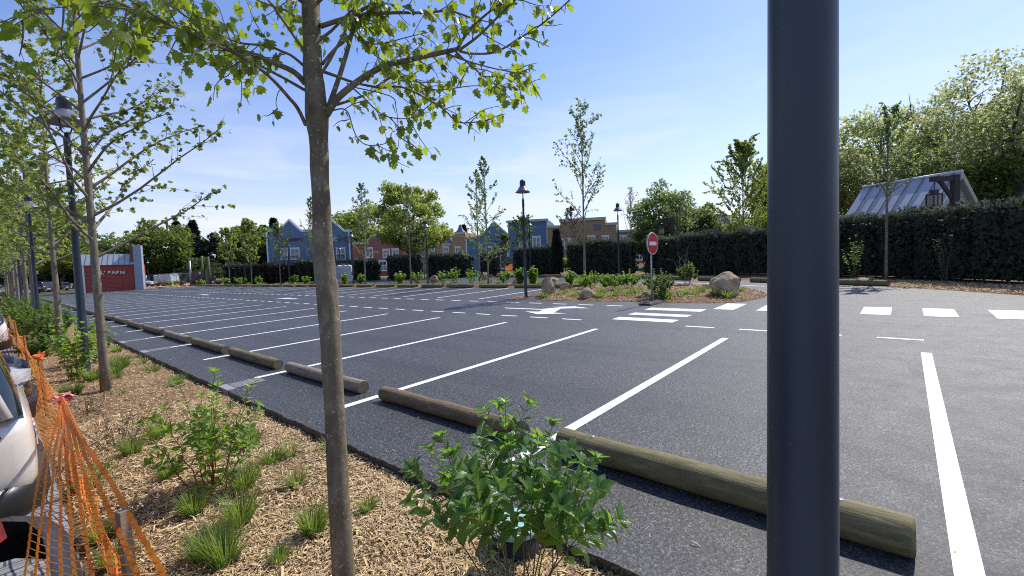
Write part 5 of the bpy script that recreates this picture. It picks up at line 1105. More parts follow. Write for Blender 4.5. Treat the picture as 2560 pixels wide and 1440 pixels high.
def cr(pts, f):
    """smooth curve through control points [(y, x, z)]"""
    n = len(pts)-1; s = min(max(f, 0), 1)*n; i = min(int(s), n-1); t_ = s-i; g_ = lambda k_: Vector(pts[min(max(k_, 0), n)])
    p0, p1, p2, p3 = g_(i-1), g_(i), g_(i+1), g_(i+2)
    return .5*((2*p1)+(p2-p0)*t_+(2*p0-5*p1+4*p2-p3)*t_*t_+(3*p1-p0-3*p2+p3)*t_**3)
_t = lambda p: tuple(float(v) for v in p)
topA = [(.24, .2, .75), (.245, 1.2, .75), (.25, 2.15, .745), (.255, 3.3, .72), (.27, 4.82, .735)]
botA = [_t(G(30, 1760, .22)), _t(G(46, 1580, .26)), _t(G(62, 1440, .33)), _t(G(85, 1260, .45)), _t(G(112, 1120, .55)), _t(G(140, 1035, .64)), (.262, 4.80, .70)]
def SA(u, v):
    a = cr(topA, u); b = cr(botA, u); p = a.lerp(b, v); w_ = (1-u)
    p.x += -.02*math.sin(PI*v)*w_+.008*nz_(u*6, v*4); p.z += -.05*math.sin(PI*v)*w_+.014*nz_(u*7, v*3, 5); return p
mesh_net('barrier_netting', 'wide orange barrier netting fanning out from the pink rag to the nearest stake', SA, 58, 8, 0, group='orange barrier netting on stakes', thin=.0042, fat=.013, base=(.2, 1.5, 0))
topB = [(.26, .2, .16), (.26, 1.6, .18), (.265, 3.2, .26), (.27, 4.82, .55)]; botB = [(.34, .2, -.02), (.32, 1.6, -.03), (.30, 3.2, -.02), (.27, 4.82, .1)]
def SB(u, v):
    a = cr(topB, u); b = cr(botB, u); p = a.lerp(b, v); p.x += .03*math.sin(v*9+u*14)+.02*nz_(u*12, v*6, 2); p.z += .02*nz_(u*16, v*5); return p
mesh_net('barrier_netting', 'crumpled lower layer of orange netting trailing on the chips by the near stake', SB, 95, 7, 0, group='orange barrier netting on stakes', thin=.0025, fat=.006, base=(.22, 1.4, 0))
topC = [(.268, 4.83, .735), (.265, 5.9, .64), (.275, 7.0, .63), (.295, 7.98, .71)]; botC = [(.27, 4.83, .1), (.22, 5.9, .02), (.16, 7.0, .0), (.20, 7.98, .05)]
def SC(u, v):
    a = cr(topC, u); b = cr(botC, u); p = a.lerp(b, v); p.x += .03*math.sin(PI*v)*math.sin(u*9)+.02*nz_(u*9, v*4, 1); return p
mesh_net('barrier_netting', 'orange netting hanging between the pink rag and the orange knot', SC, 80, 14, 0, group='orange barrier netting on stakes', thin=.0035, fat=.008, base=(.22, 6.2, 0))
topD = [(.295, 7.98, .71), (.27, 9.1, .58), (.26, 10.3, .55), (.275, 11.4, .68)]; botD = [(.2, 7.98, .05), (.38, 9.1, -.02), (.45, 10.3, -.03), (.32, 11.4, .0)]
def SD(u, v):
    a = cr(topD, u); b = cr(botD, u); p = a.lerp(b, v); p.x += .03*nz_(u*9, v*4, 1); return p
mesh_net('barrier_netting', 'orange netting sagging toward the chips beyond the orange knot', SD, 80, 12, 0, group='orange barrier netting on stakes', thin=.0045, fat=.010, base=(.2, 9.5, 0))
topE = [(.275, 11.4, .68), (.25, 13.2, .6), (.26, 15.2, .7), (.25, 18, .68), (.25, 24, .65)]; botE = [(.27, 11.4, .0), (.3, 13.2, .0), (.27, 15.2, .0), (.25, 18, 0), (.25, 24, 0)]
def SE(u, v):
    a = cr(topE, u); b = cr(botE, u); p = a.lerp(b, v); p.x += .03*nz_(u*9, v*4, 1); return p
mesh_net('barrier_netting', 'farthest run of orange netting beside the white car and shrubs', SE, 150, 11, 0, group='orange barrier netting on stakes', thin=.008, fat=.014, base=(.2, 12, 0))
# ------------------------------------------------------------------ foreground plane tree, limbs measured one by one
def fg_tree():
    r = random.Random(11); rg = np.random.default_rng(11); B0 = np.array([.97, 2.0, -.06])
    t = thing('plane_tree', 'young plane tree in the foreground with mottled trunk and backlit lobed leaves', 'tree', B0, 0, None, plumb=False)
    o = Vector(B0); W = lambda px, py, d: Vector(P(px, py, d))-o
    d0 = depth(np.array([.97, 2.0, 0]))
    dz = lambda py: d0-.03*(1-py/1440)
    line = [(868, 1600, 62), (861, 1440, 56), (847, 1250, 50), (836, 1035, 50), (828, 900, 49), (823, 800, 50), (817, 720, 54), (814, 690, 51), (807, 600, 47), (803, 500, 45), (799, 420, 44), (796, 340, 46), (793, 290, 56), (787, 220, 49), (783, 180, 46), (780, 100, 42), (777, 0, 42), (772, -150, 38), (764, -350, 32), (758, -650, 24), (752, -1000, 13), (750, -1300, 5)]
    m = MB(); pts = []; rad = []
    for i, (x, y, w_) in enumerate(line):
        d = d0+(0 if y > 0 else .0); pts.append(W(x, y, d)); rad.append(w_/2*d/FOC*.985)
    P2 = []; R2 = []
    for i in range(len(pts)-1):
        for q in range(4):
            f = q/4; P2.append(pts[i].lerp(pts[i+1], f)); R2.append(rad[i]*(1-f)+rad[i+1]*f)
    P2.append(pts[-1]); R2.append(rad[-1]); m.tube(P2, R2, 22, 0, True, True, .10, 3)
    leaf = []; 
    def limb(pp, w0, w1, dd0, dd1, name='limb', tw=9, sub=True, start=.25, lden=1.0, k=8):
        n = len(pp); q = [W(x, y, dd0+(dd1-dd0)*i/(n-1)) for i, (x, y) in enumerate(pp)]; fine = []
        for i in range(n-1):
            for s in range(4):
                p0, p1, p2, p3 = q[max(i-1, 0)], q[i], q[i+1], q[min(i+2, n-1)]; f = s/4; fine.append(.5*((2*p1)+(p2-p0)*f+(2*p0-5*p1+4*p2-p3)*f*f+(3*p1-p0-3*p2+p3)*f**3))
        fine.append(q[-1]); N = len(fine); dm = (dd0+dd1)/2
        m.tube(fine, [(w0+(w1-w0)*(i/(N-1))**.8)/2*dm/FOC for i in range(N)], k, 0, True, True, .08, len(leaf)); L = sum((fine[i+1]-fine[i]).length for i in range(N-1))
        for j in range(int(tw)):
            f = start+(1-start)*(j+r.random())/tw; p, d = at_t(fine, min(f, .995)); dd = (d*.8+rnd_perp(r, d)*.9+Vector((0, 0, -.12))).normalized(); l = r.uniform(.10, .24)*(1.2-.4*f)
            st = branch(r, p, dd, l, 4, .16, -.03); m.tube(st, [.0028, .0024, .002, .0016, .0012], 4, 0, False)
            for a_ in range(max(2, int(l*36*lden))):
                g_ = ((a_+.6)/(l*36*lden))**.8; lp_, ld = at_t(st, min(.99, g_)); leaf.append((lp_, ld))
        for a_ in range(int(L*13*lden)): lp_, ld = at_t(fine, r.uniform(start, .99)); leaf.append((lp_, ld))
        leaf.append((fine[-1], fine[-1]-fine[-2])); return fine
    D = d0
    limb([(815, 288), (845, 245), (900, 200), (960, 165), (1009, 153), (1079, 137), (1143, 123)], 19, 11, D, D-.10, tw=8, start=.35)
    limb([(1143, 123), (1175, 73), (1229, 25), (1275, -10), (1330, -60)], 8, 3, D-.10, D-.05, tw=9, start=.1)
    limb([(1147, 126), (1197, 89), (1258, 29), (1310, -20), (1370, -70)], 8, 3, D-.10, D-.22, tw=9, start=.1)
    limb([(1147, 127), (1180, 134), (1239, 130), (1300, 95), (1360, 56), (1424, 0), (1475, -50)], 7, 3, D-.10, D-.14, tw=8, start=.35, lden=.7)
    limb([(1140, 130), (1190, 175), (1240, 210), (1300, 225)], 5, 2, D-.10, D-.05, tw=5, start=.2)
    limb([(1110, 132), (1160, 150), (1230, 170), (1300, 184), (1318, 188)], 5, 2, D-.08, D-.2, tw=5, start=.3)
    limb([(821, 270), (846, 198), (868, 128), (884, 64), (897, 30), (950, 0), (1010, -60)], 14, 7, D, D+.12, tw=6, start=.5)
    limb([(801, 66), (856, 48), (897, 37), (983, 32), (1060, 32), (1127, 28), (1190, 50)], 13, 4, D, D+.15, tw=12, start=.2)
    limb([(806, 160), (840, 120), (872, 93), (910, 48), (935, -20)], 8, 5, D, D+.25, tw=6, start=.4)
    limb([(808, 179), (845, 192), (888, 207), (952, 219), (1000, 217), (1047, 236), (1111, 275), (1143, 305), (1190, 305), (1226, 298)], 8, 2.5, D, D+.1, tw=13, start=.25)
    limb([(945, 217), (983, 192), (1031, 198), (1079, 223), (1125, 222), (1175, 215), (1230, 215)], 5, 2, D+.05, D+.2, tw=9, start=.25)
    limb([(868, 208), (910, 245), (952, 284), (992, 296), (1031, 294), (1067, 281)], 4, 2, D, D+.03, tw=5, start=.2, lden=.8)
    limb([(827, 278), (855, 272), (872, 285), (888, 335), (913, 361), (950, 362), (980, 352)], 4, 2, D, D-.06, tw=6, start=.2, lden=.8)
    limb([(870, 215), (975, 240), (990, 270), (995, 310), (997, 355), (990, 385)], 3, 1.4, D, D-.1, tw=1, start=.5, lden=.3)
    limb([(862, 60), (900, 100), (950, 110), (1010, 95), (1070, 80)], 5, 2, D+.1, D+.3, tw=9, start=.1)
    limb([(880, 60), (930, 130), (970, 160), (1030, 200)], 4, 2, D+.1, D+.25, tw=6, start=.3)
    # left side
    limb([(762, 207), (735, 180), (689, 159), (637, 138), (572, 120), (517, 103), (473, 82), (387, 47), (301, 9), (220, -30)], 17, 5, D, D-.55, tw=15, start=.3, lden=.9)
    limb([(764, 312), (745, 272), (723, 245), (671, 189), (603, 142), (512, 101), (430, 65), (366, 26), (300, -15)], 12, 4, D, D-.6, tw=9, start=.4)
    limb([(758, 163), (730, 140), (706, 129), (667, 114), (603, 108), (547, 86), (495, 60), (440, 20), (400, -30)], 8, 3, D, D-.2, tw=12, start=.15, lden=.9)
    limb([(637, 136), (600, 150), (580, 175), (570, 190)], 3, 2, D-.12, D-.1, tw=3, start=.3)
    limb([(603, 108), (560, 60), (520, 50), (470, 30), (430, -10)], 4, 2, D-.1, D, tw=8, start=.1)
    limb([(723, 245), (700, 225), (690, 255), (695, 275)], 2.5, 1.6, D-.03, D-.08, tw=1, start=.7, lden=.6)
    limb([(775, 20), (720, -20), (650, -60), (560, -110)], 9, 4, D, D-.3, tw=10, start=.1)
    limb([(790, 10), (850, -40), (930, -70), (1030, -95)], 9, 4, D, D-.1, tw=10, start=.1)
    limb([(366, 26), (300, 20), (200, 15), (110, 25), (40, 60)], 4, 2, D-.6, D-.85, tw=9, start=.05, lden=.8)
    limb([(387, 47), (340, 35), (260, 5), (180, -10)], 4, 2, D-.52, D-.7, tw=6, start=.05)
    # crown above the frame
    for i in range(16):
        z = 2.6+i*.14; az = i*2.4; p, _ = at_t(P2, min(.97, .58+.025*i)); dd = Vector((math.cos(az)*.8, math.sin(az)*.8, .55)); L = .95*(1-i/20)
        br = branch(r, p, dd, L, 6, .1, .03); m.tube(br, [.008*(1-.14*q_) for q_ in range(7)], 5, 0, False)
        for _ in range(int(L*38)): lp_, ld = at_t(br, r.uniform(.2, .99)); leaf.append((lp_+rnd_perp(r, ld)*r.uniform(.02, .12), ld))
    m.build('trunk', M_['bark_plane'], t)
    n = len(leaf); pos = np.array([tuple(a) for a, _ in leaf]); dr = np.array([tuple(b.normalized()) for _, b in leaf])
    off = rg.normal(0, 1, (n, 3)); off[:, 2] -= .4; off = unit(off)*rg.uniform(.01, .04, n)[:, None]; ax = off*12+dr*.25+np.array([.0, .0, -.55]); 
    sz = rg.uniform(.024, .06, n)*(rg.random(n)**.12)
    leaves('crown', pos+off, ax, sz, T_PLANE, M_['leaf_plane'], t, rg, None, None, .2)
    # petioles
    pm = MB()
    for i in range(0, n, 1):
        a = pos[i]; b = pos[i]+off[i]; pm.tube([a, b], [.0008, .0007], 3, 0, False, False)
    pm.build('leaf_stalks', M_['twig'], t); return t
fg_tree()
# ------------------------------------------------------------------ the left hand row
RN = 'young plane trees in the left hand row'
tree('plane_tree', 'second young plane tree from the camera, left of the lamp post base', (.94, 8.75, -.05), 7.4, 1.95, 2.1, 46, 3500, .066, 21, M_['leaf_young'], M_['bark'], T_PLANE, .052, RN, rise=.62, twigs=8, twl=.42, droop=.3, prof=lambda f: 1.0-.5*f, tk=14, skirt=.0)
tree('plane_tree', 'third row tree, thin trunk rising from the leafy shrubs', (1.02, 16.35, -.05), 7.2, 2.1, 1.9, 34, 3200, .078, 22, M_['leaf_row'], M_['bark'], T_LOBE, .062, RN, rise=.5, prof=lambda f: .95-.5*f)
for i, (y, x, s) in enumerate(((24.5, .95, 23), (31.0, .98, 24), (41.5, .96, 25), (49.5, .98, 26), (57, .95, 27), (67, .95, 28), (78, .95, 29))):
    tree('plane_tree', f'{ORD[3+i]} tree of the left hand row counted from the camera', (x, y, -.05), 7.6+.3*(i % 2), 2.2, 1.9+.1*(i % 3), 30, 2600, .10+.015*i, s, M_['leaf_row'], M_['bark'], T_LOBE, .085, RN, rise=.45, prof=lambda f: 1.0-.5*f)
# ------------------------------------------------------------------ island and far young trees (base, top row, crown foot row, crown half width px)
def ytree(label, px, py, ptop, pfoot, halfpx, nleaf, seed, mat='leaf_birch', d=None, dens=1, rise=.85, ls=.11, bark='bark', prof=None, tpl=T_LOBE, r0=None, nprim=26, skirt=0.0, lean=(0, 0), group='young trees around the island', base=None):
    b = base if base is not None else (G(px, py) if d is None else ground_at(px, d)); dd = depth(b); H = h_at(b, ptop); cb = h_at(b, pfoot); cr_ = halfpx*dd/FOC*1.05/max(.45, math.cos(min(1.1, rise*1.1)))
    return tree('young_tree', label, (b[0], b[1], 0), H, cb, cr_, nprim, int(nleaf*1.5), ls*.68, seed, M_[mat], M_[bark], tpl, r0 or .045+.001*H, group, rise=rise, prof=prof, skirt=skirt, lean=lean, twigs=6)
bell = lambda f: (1-f)**.7*.9+.12
wide = lambda f: (1-f)**.55*.95*(.75+.25*min(1, f*4))+.08
egg = lambda f: math.sin(PI*(.2+.78*f))**1.0
ytree('sparse young tree on the island between the boulders, tallest in the middle', 1463, 725, 283, 560, 80, 900, 31, 'leaf_birch', rise=.8, ls=.13, prof=lambda f: 1.05-.75*f, nprim=22)
ytree('slim upright young tree behind the log stops right of the big bushy tree', 1221, 712, 397, 668, 52, 1300, 32, 'leaf_birch', rise=.72, ls=.13, prof=wide)
ytree('thin young tree just left of its twin behind the log stops', 1199, 706, 430, 660, 44, 1100, 33, 'leaf_birch', rise=.72, ls=.13, prof=wide)
ytree('thin young tree in front of the broad bushy tree', 1028, 712, 470, 640, 26, 350, 34, 'leaf_mid', rise=1.0, ls=.15, prof=bell)
ytree('thin young tree in front of the red house', 914, 712, 462, 650, 38, 900, 35, 'leaf_birch', rise=.72, ls=.16, prof=wide)
ytree('pale sparse tree just left of the foreground trunk', 787, 708, 500, 670, 30, 900, 36, 'leaf_birch', rise=1.05, ls=.18, prof=bell, d=46)
ytree('thin pale tree in front of the blue house lettering', 702, 712, 560, 668, 24, 700, 37, 'leaf_birch', rise=.9, ls=.2, prof=egg, d=44)
ytree('leafy young tree left of the blue double gabled house', 630, 712, 552, 664, 34, 1500, 38, 'leaf_row', rise=.7, ls=.26, prof=egg, d=50)
ytree('smaller leafy tree left of the lamp by the left hedge', 575, 712, 572, 660, 26, 1100, 39, 'leaf_row', rise=.7, ls=.26, prof=egg, d=53)
ytree('bare pale tree behind the hedge gap by the green house', 1580, 690, 478, 600, 30, 260, 40, 'pinkbrown', d=36, rise=1.05, ls=.12, prof=bell)
ytree('pruned round headed tree before the flat roofed blue house', 1310, 690, 545, 622, 36, 1500, 41, 'leaf_mid', d=44, rise=.6, ls=.2, prof=egg)
ytree('brownish budding tree before the tan stepped house', 1432, 690, 520, 640, 36, 1100, 42, 'pinkbrown', d=36, rise=.7, ls=.15, prof=egg)
ytree('very sparse young tree in front of the shed roof, trunk against the hedge', 2226, 692, 290, 510, 72, 1300, 43, 'leaf_birch', rise=.8, ls=.11, prof=lambda f: .95-.6*f, nprim=24, base=G(2226, 695)+np.array([-.9, .1, 0]))
ytree('upright fine leaved tree left of the big grey post', 1858, 690, 372, 600, 80, 8500, 44, 'leaf_row', d=28, rise=.85, ls=.14, prof=wide, nprim=46)
ytree('small tree with dark stem behind the hedge right of the red house', 1262, 700, 590, 672, 26, 900, 45, 'leaf_mid', d=42, rise=.8, ls=.2, prof=egg)
ytree('thin leafy tree by the hedge below the ochre house', 1062, 700, 590, 660, 22, 500, 46, 'leaf_mid', d=40, rise=.9, ls=.18, prof=egg)
ytree('light green tree behind the hedge left of the tall upright tree', 1700, 690, 500, 612, 40, 900, 47, 'leaf_birch', d=36, rise=.8, ls=.16, prof=egg)
# ------------------------------------------------------------------ big trees
BG = 'large trees behind the buildings and hedges'
def btree(label, px, d, ptop, halfpx, pc, seed, mat, n=9000, ls=.35, name='broad_tree', **k):
    b = ground_at(px, d); H = h_at(b, ptop); cz = h_at(b, pc); return big_tree(name, label, b, H, halfpx*d/FOC, cz, seed, M_[mat], M_['bark_dark'], n, ls, group=BG, **k)
btree('huge old plane tree towering over the shed at the right edge', 2500, 29, 150, 235, 345, 51, 'leaf_big', 23000, .19, nclump=115, r0=.35, limbs=18, trunk_h=3.4, gaps=.75)
btree('big pale green tree behind the shed roof right of the grey post', 2215, 36, 290, 150, 420, 52, 'leaf_big', 14000, .23, nclump=80, r0=.3, limbs=9, gaps=.5, tone=(.1, 0))
btree('tall broad tree filling the gap right behind the grey post', 2020, 40, 360, 115, 480, 152, 'leaf_big', 9000, .28, nclump=60, r0=.3, gaps=.5)
btree('dense dark tree low behind the shed right of the gable', 2440, 27, 400, 80, 470, 53, 'leaf_mid', 5000, .2, nclump=45, r0=.2)
btree('broad bushy tree in the middle with a slanting limb', 1037, 45, 447, 84, 575, 54, 'leaf_row', 13000, .26, nclump=85, r0=.22, limbs=12, gaps=.5, trunk_h=2.6)
btree('yellow green tree behind the red house', 925, 72, 520, 82, 590, 55, 'leaf_lime', 8000, .4, nclump=60, gaps=.4)
btree('round tree between the red house and the broad bushy tree', 870, 80, 532, 45, 590, 56, 'leaf_lime', 4500, .42, nclump=45)
btree('weeping fine leaved tree behind the no entry sign', 1655, 40, 458, 72, 545, 57, 'leaf_birch', 7500, .2, nclump=60, gaps=.55, hang=.5)
btree('lower rounded tree beside the weeping tree', 1745, 42, 508, 62, 585, 58, 'leaf_mid', 7000, .22, nclump=55, gaps=.4, tone=(.12, 0), hang=.2)
btree('low bushy tree at the foot of the weeping tree', 1622, 38, 560, 40, 610, 59, 'leaf_mid', 3500, .2, nclump=40)
btree('yellowish shrub like tree right of the flat block', 1895, 34, 540, 70, 590, 60, 'leaf_lime', 5500, .2, nclump=50, gaps=.4)
btree('tall green tree close behind the left side of the grey post', 1935, 38, 400, 50, 500, 61, 'leaf_birch', 5500, .22, nclump=45)
btree('round dark oak right of the barn', 402, 92, 568, 78, 645, 62, 'leaf_mid', 10000, .6, nclump=70, r0=.4, gaps=.35, limbs=8)
btree('dark low tree between the oak and the conifers', 470, 96, 618, 40, 655, 63, 'leaf_dark', 4500, .6, nclump=45, gaps=.3)
btree('black green tree right of the pointed conifers', 535, 96, 590, 32, 650, 64, 'conifer', 4500, .6, nclump=45, gaps=.25)
btree('leafy tree behind the lamp left of the blue house', 625, 70, 566, 52, 625, 65, 'leaf_mid', 8000, .42, nclump=60, gaps=.35)
btree('dark tree right behind the left edge of the blue house', 668, 90, 578, 30, 630, 66, 'leaf_dark', 3800, .5, nclump=40)
btree('big lime green tree far behind the left tree row', 60, 75, 455, 130, 585, 67, 'leaf_lime', 14000, .5, nclump=80, gaps=.4)
btree('lime green tree hanging over the parked cars', 160, 88, 560, 62, 630, 68, 'leaf_lime', 6500, .5, nclump=55, gaps=.35)
btree('dark tree directly behind the left end of the barn', 225, 100, 585, 50, 640, 69, 'leaf_dark', 5500, .6, nclump=50, gaps=.5)
btree('pale thin tree behind the barn roof', 300, 95, 590, 46, 650, 70, 'leaf_birch', 2600, .5, nclump=45, gaps=.7)
btree('lime tree at the far left edge of the picture', -90, 60, 420, 120, 570, 71, 'leaf_lime', 9000, .45, nclump=60, gaps=.4)
btree('dark green bush mass behind the parked people carrier', 90, 96, 640, 75, 676, 72, 'leaf_dark', 6500, .55, nclump=50, gaps=.2, r0=.2)
btree('dark green bush mass between the grey hatchback and the barn', 185, 94, 648, 48, 680, 73, 'leaf_dark', 4500, .55, nclump=40, gaps=.2, r0=.2)
btree('dark bush mass at the far left behind the wire fence', -40, 98, 640, 70, 678, 74, 'leaf_dark', 5000, .6, nclump=40, gaps=.2, r0=.2)
btree('low dark bush behind the white tarpaulin', 400, 100, 672, 60, 690, 75, 'leaf_dark', 4000, .5, nclump=40, gaps=.2, r0=.15)
btree('low dark bush behind the site gate and poles', 500, 92, 655, 48, 680, 76, 'leaf_dark', 4000, .5, nclump=40, gaps=.2, r0=.15)
btree('small yellow flowering bush glimpsed through the hedge gap', 1414, 44, 648, 12, 656, 77, 'leaf_lime', 900, .16, nclump=20, gaps=.2, r0=.05, name='yellow_bush')
for i, (px, d, pt, hw, lab, nar) in enumerate(((450, 104, 556, 24, 'pointed dark conifer left of the tallest one', False), (491, 102, 553, 28, 'tallest dark conifer near the site gate', False), (666, 100, 566, 14, 'narrow conifer top left of the blue house', False), (692, 95, 548, 15, 'conifer rising right behind the blue house corner', False), (1394, 33, 578, 13, 'narrow columnar conifer standing in the hedge gap', True), (1160, 90, 566, 10, 'small dark conifer beside the grey spire', False))):
    b = ground_at(px, d); conifer('conifer', lab, b, h_at(b, pt), hw*d/FOC, 80+i, M_['conifer'], 4200 if not nar else 2200, 'dark conifers', .7 if not nar else .22, nar)
# ------------------------------------------------------------------ hedges (near face, picture measures)
def hed(label, p0, d0, p1, d1, t0, t1, **k):
    a, b = ground_at(p0, d0), ground_at(p1, d1); return hedge(label, a, b, h_at(a, t0), h_at(b, t1), **k)
hed('dark hedge left end, below the leafy young trees', 560, 55, 640, 54, 667, 667, seed=1, size=.3, dens=70)
hed('brownish hedge in front of the blue house', 634, 54, 741, 52, 667, 666, seed=2, size=.28, dens=80, brown=.8, mat=M_['yewbrown'])
hed('dark hedge just left of the foreground trunk', 742, 52, 800, 52, 656, 656, seed=3, size=.28, dens=80)
hed('rounded hedge block right of the white tarpaulin', 884, 46, 915, 46, 652, 654, seed=4, size=.25, dens=100, round_=True)
hed('rounded hedge block below the red house windows', 914, 45, 945, 45, 655, 656, seed=5, size=.25, dens=100, round_=True)
hed('dark hedge block below the broad bushy tree', 970, 43, 1044, 42, 645, 643, seed=6, size=.25, dens=110, brown=.1)
hed('long dark hedge below the ochre house and spire', 1067, 41, 1170, 39, 641, 640, seed=7, size=.22, dens=120, brown=.15)
hed('hedge block behind the twin young trees', 1203, 38, 1240, 37.5, 636, 637, seed=8, size=.22, dens=130)
hed('hedge block in front of the flat roofed blue house', 1284, 36, 1386, 34, 626, 623, seed=9, size=.2, dens=150, brown=.12)
hed('hedge block right of the yellow bush gap', 1420, 33, 1468, 32, 615, 612, seed=10, size=.2, dens=170)
hed('tall hedge block below the tan stepped house', 1466, 32, 1536, 31, 606, 605, seed=11, size=.2, dens=170)
hed('tall hedge block left of the green house gap', 1535, 31, 1576, 30, 608, 608, seed=12, size=.2, dens=170)
hed('dark hedge block behind the no entry sign', 1610, 29, 1700, 27, 603, 600, seed=13, size=.18, dens=200, lumps=.2)
hed('tall hedge running behind the large boulder to the grey post', 1698, 26.5, 1945, 21.5, 594, 583, seed=14, size=.17, dens=220, lumps=.26, thick=1.1)
hed('tall hedge just right of the grey post below the shed roof', 1950, 21, 2232, 16.8, 565, 546, seed=15, size=.14, dens=300, lumps=.2, thick=1.1, brown=.2)
hed('highest hedge at the right edge with dry brown tips', 2228, 17.0, 2720, 11.3, 545, 505, seed=16, size=.12, dens=420, lumps=.24, thick=1.1, brown=.6)
# ------------------------------------------------------------------ shrubs
db = G(1285, 1475)
shrub('dogwood', 'leafy dogwood with ribbed glossy leaves and cream buds in the front', (1.51, 1.37, -.05), 1.02, .47, 18, 700, .092, 91, M_['dogwood'], m_plain('dogwood_stem', (.12, .10, .05), .6, .4), (T_OV[0], T_OV[1], T_OV[2]), None, 'shrub', .52, 1.0, 16, .0045, -.05, 6, True)
shrub('red_stemmed_shrub', 'bright green shrub with red stems in the middle of the wood chips', (.93, 3.93, -.05), 1.05, .42, 12, 520, .075, 92, M_['shrub'], M_['redstem'], (T_OV[0], T_OV[1]), None, 'shrub', .18, 1.0, 0, .005, .15, 4, True)
shrub('leafy_shrub', 'bright green shrub at the foot of the first lamp post', (.76, 10.35, -.05), 1.15, .32, 9, 330, .085, 93, M_['shrub'], M_['redstem'], T_LOBE, None, 'shrub', .1, 1.0, 0, .006, .1, 4, True)
shrub('leafy_shrub', 'small shrub right behind the first lamp post', (1.05, 12.0, -.05), .8, .5, 10, 300, .09, 193, M_['shrub'], M_['redstem'], T_LOBE, None, 'shrub', .1, 1.0, 0, .006, .1, 4, True)
shrub('leafy_shrub', 'single light green sprig behind the second plane tree trunk', (1.45, 14.2, -.05), .95, .3, 5, 90, .10, 194, M_['shrub'], M_['redstem'], T_LOBE, None, 'shrub', .4, 1.0, 0, .006, .1, 4, True)
shrub('wispy_shrub', 'wispy grey green shrub left of the red stemmed one', (.66, 5.75, -.05), .5, .32, 16, 420, .022, 94, M_['greyshrub'], M_['twig'], T_KITE, None, 'shrub', .1, 1.2, 0, .003, .0)
shrub('wispy_shrub', 'low wispy shrub halfway to the first lamp post', (.62, 7.4, -.05), .42, .3, 12, 300, .025, 95, M_['greyshrub'], M_['twig'], T_KITE, None, 'shrub', .1, 1.2, 0, .003, .0)
sh = [(.5, 14.2, .6, .4), (.62, 16.6, .8, .5), (1.0, 18.2, .9, .55), (1.0, 19.8, 1.0, .7), (.55, 21, 1.0, .7), (1.25, 22.3, .95, .6), (.7, 24, 1.05, .75), (1.2, 26.5, 1.0, .7), (.7, 28, 1.1, .8), (1.1, 31, 1.1, .8), (.8, 35, 1.15, .9), (1.1, 39, 1.1, .9), (.9, 44, 1.2, .95), (.9, 50, 1.2, 1.0), (.9, 57, 1.2, 1.0)]
for i, (x, y, h_, rd) in enumerate(sh):
    shrub('leafy_shrub', f'{ORD[i]} dense green shrub from the camera in the left hand planting strip', (x, y, -.05), h_, rd, 14, 900 if i < 9 else 600, .075+.004*i, 100+i, M_['shrub_dark'], M_['twig'], T_LOBE, 'dense shrubs under the left hand tree row', 'shrub', .05, 1.0, 0, .006, .0)
isl_sh = [(1475, 728, 678, 40, 'bare legged shrub left in the island clump', .45), (1530, 733, 680, 36, 'bare legged shrub in the middle of the island clump', .45), (1572, 728, 676, 34, 'shrub at the right end of the island clump', .45), (1650, 750, 672, 44, 'dense shrub right behind the no entry sign pole', .05), (1720, 718, 657, 30, 'round topped shrub on bare stems near the large boulder', .5), (1425, 722, 676, 14, 'small upright shrub left of the island tree', .15), (1302, 714, 668, 14, 'slender shrub behind the island lamp', .15), (1334, 716, 668, 12, 'compact shrub just right of the island lamp', .2), (1138, 712, 668, 17, 'shrub left of the pair of young trees', .1), (1180, 711, 672, 16, 'shrub at the foot of the pair of young trees', .1), (1108, 710, 674, 14, 'shrub under the lamp before the broad tree', .1), (1262, 712, 676, 14, 'pale shrub right of the pair of young trees', .1), (1000, 712, 678, 14, 'low shrub left of the broad tree trunk', .1), (1045, 711, 680, 14, 'low shrub right of the broad tree trunk', .1), (862, 713, 684, 8, 'slim shrub before the white tarpaulin by the starred house', .1), (902, 712, 688, 8, 'small shrub by the lamp right of the starred house', .1), (766, 711, 692, 10, 'small shrub left of the foreground trunk', .1), (735, 711, 690, 9, 'small shrub right of the lamp before the lettering', .1), (648, 712, 693, 10, 'small shrub left of the brownish hedge lamp', .1), (600, 712, 694, 12, 'low shrub by the leftmost narrow island lamp', .1), (565, 713, 692, 10, 'last low shrub at the left end of the narrow island', .1), (2140, 700, 600, 22, 'light green shrub growing against the tall right hedge', .1), (2360, 705, 560, 22, 'silvery shrub against the dark hedge below the shed gable', .1)]
for i, (px, py, pt, hp, lab, bare) in enumerate(isl_sh):
    b = G(px, py) if px < 2000 else G(px, py)+np.array([-.35, 0, 0]); dd = depth(b)
    if i >= 8 and px < 2000: b = ground_at(px, min(dd, 52)); dd = depth(b)
    vr = (.7, 1.1, .55, .9, .65, 1.0)[i % 6] if i > 7 else 1; H = h_at(b, pt)*(.85+.3*vr if i > 7 else 1); shrub('leafy_shrub', lab, (b[0], b[1], .05), H, hp*dd/FOC*(1 if i < 8 else .75+.5*vr), 15 if i < 8 else 7, 1300 if i < 8 else int(300*vr), (.08 if 3 != i else .07) if dd < 22 else (.13 if dd < 32 else .2), 130+i, M_['shrub_dark'] if i in (3, 4, 21) else M_['shrub'] if px != 2360 else M_['greyshrub'], M_['twig'], T_LOBE, 'shrubs on the planted island' if px < 2000 else None, 'shrub', bare, 1.0, 0, .006, .0, 3, True)
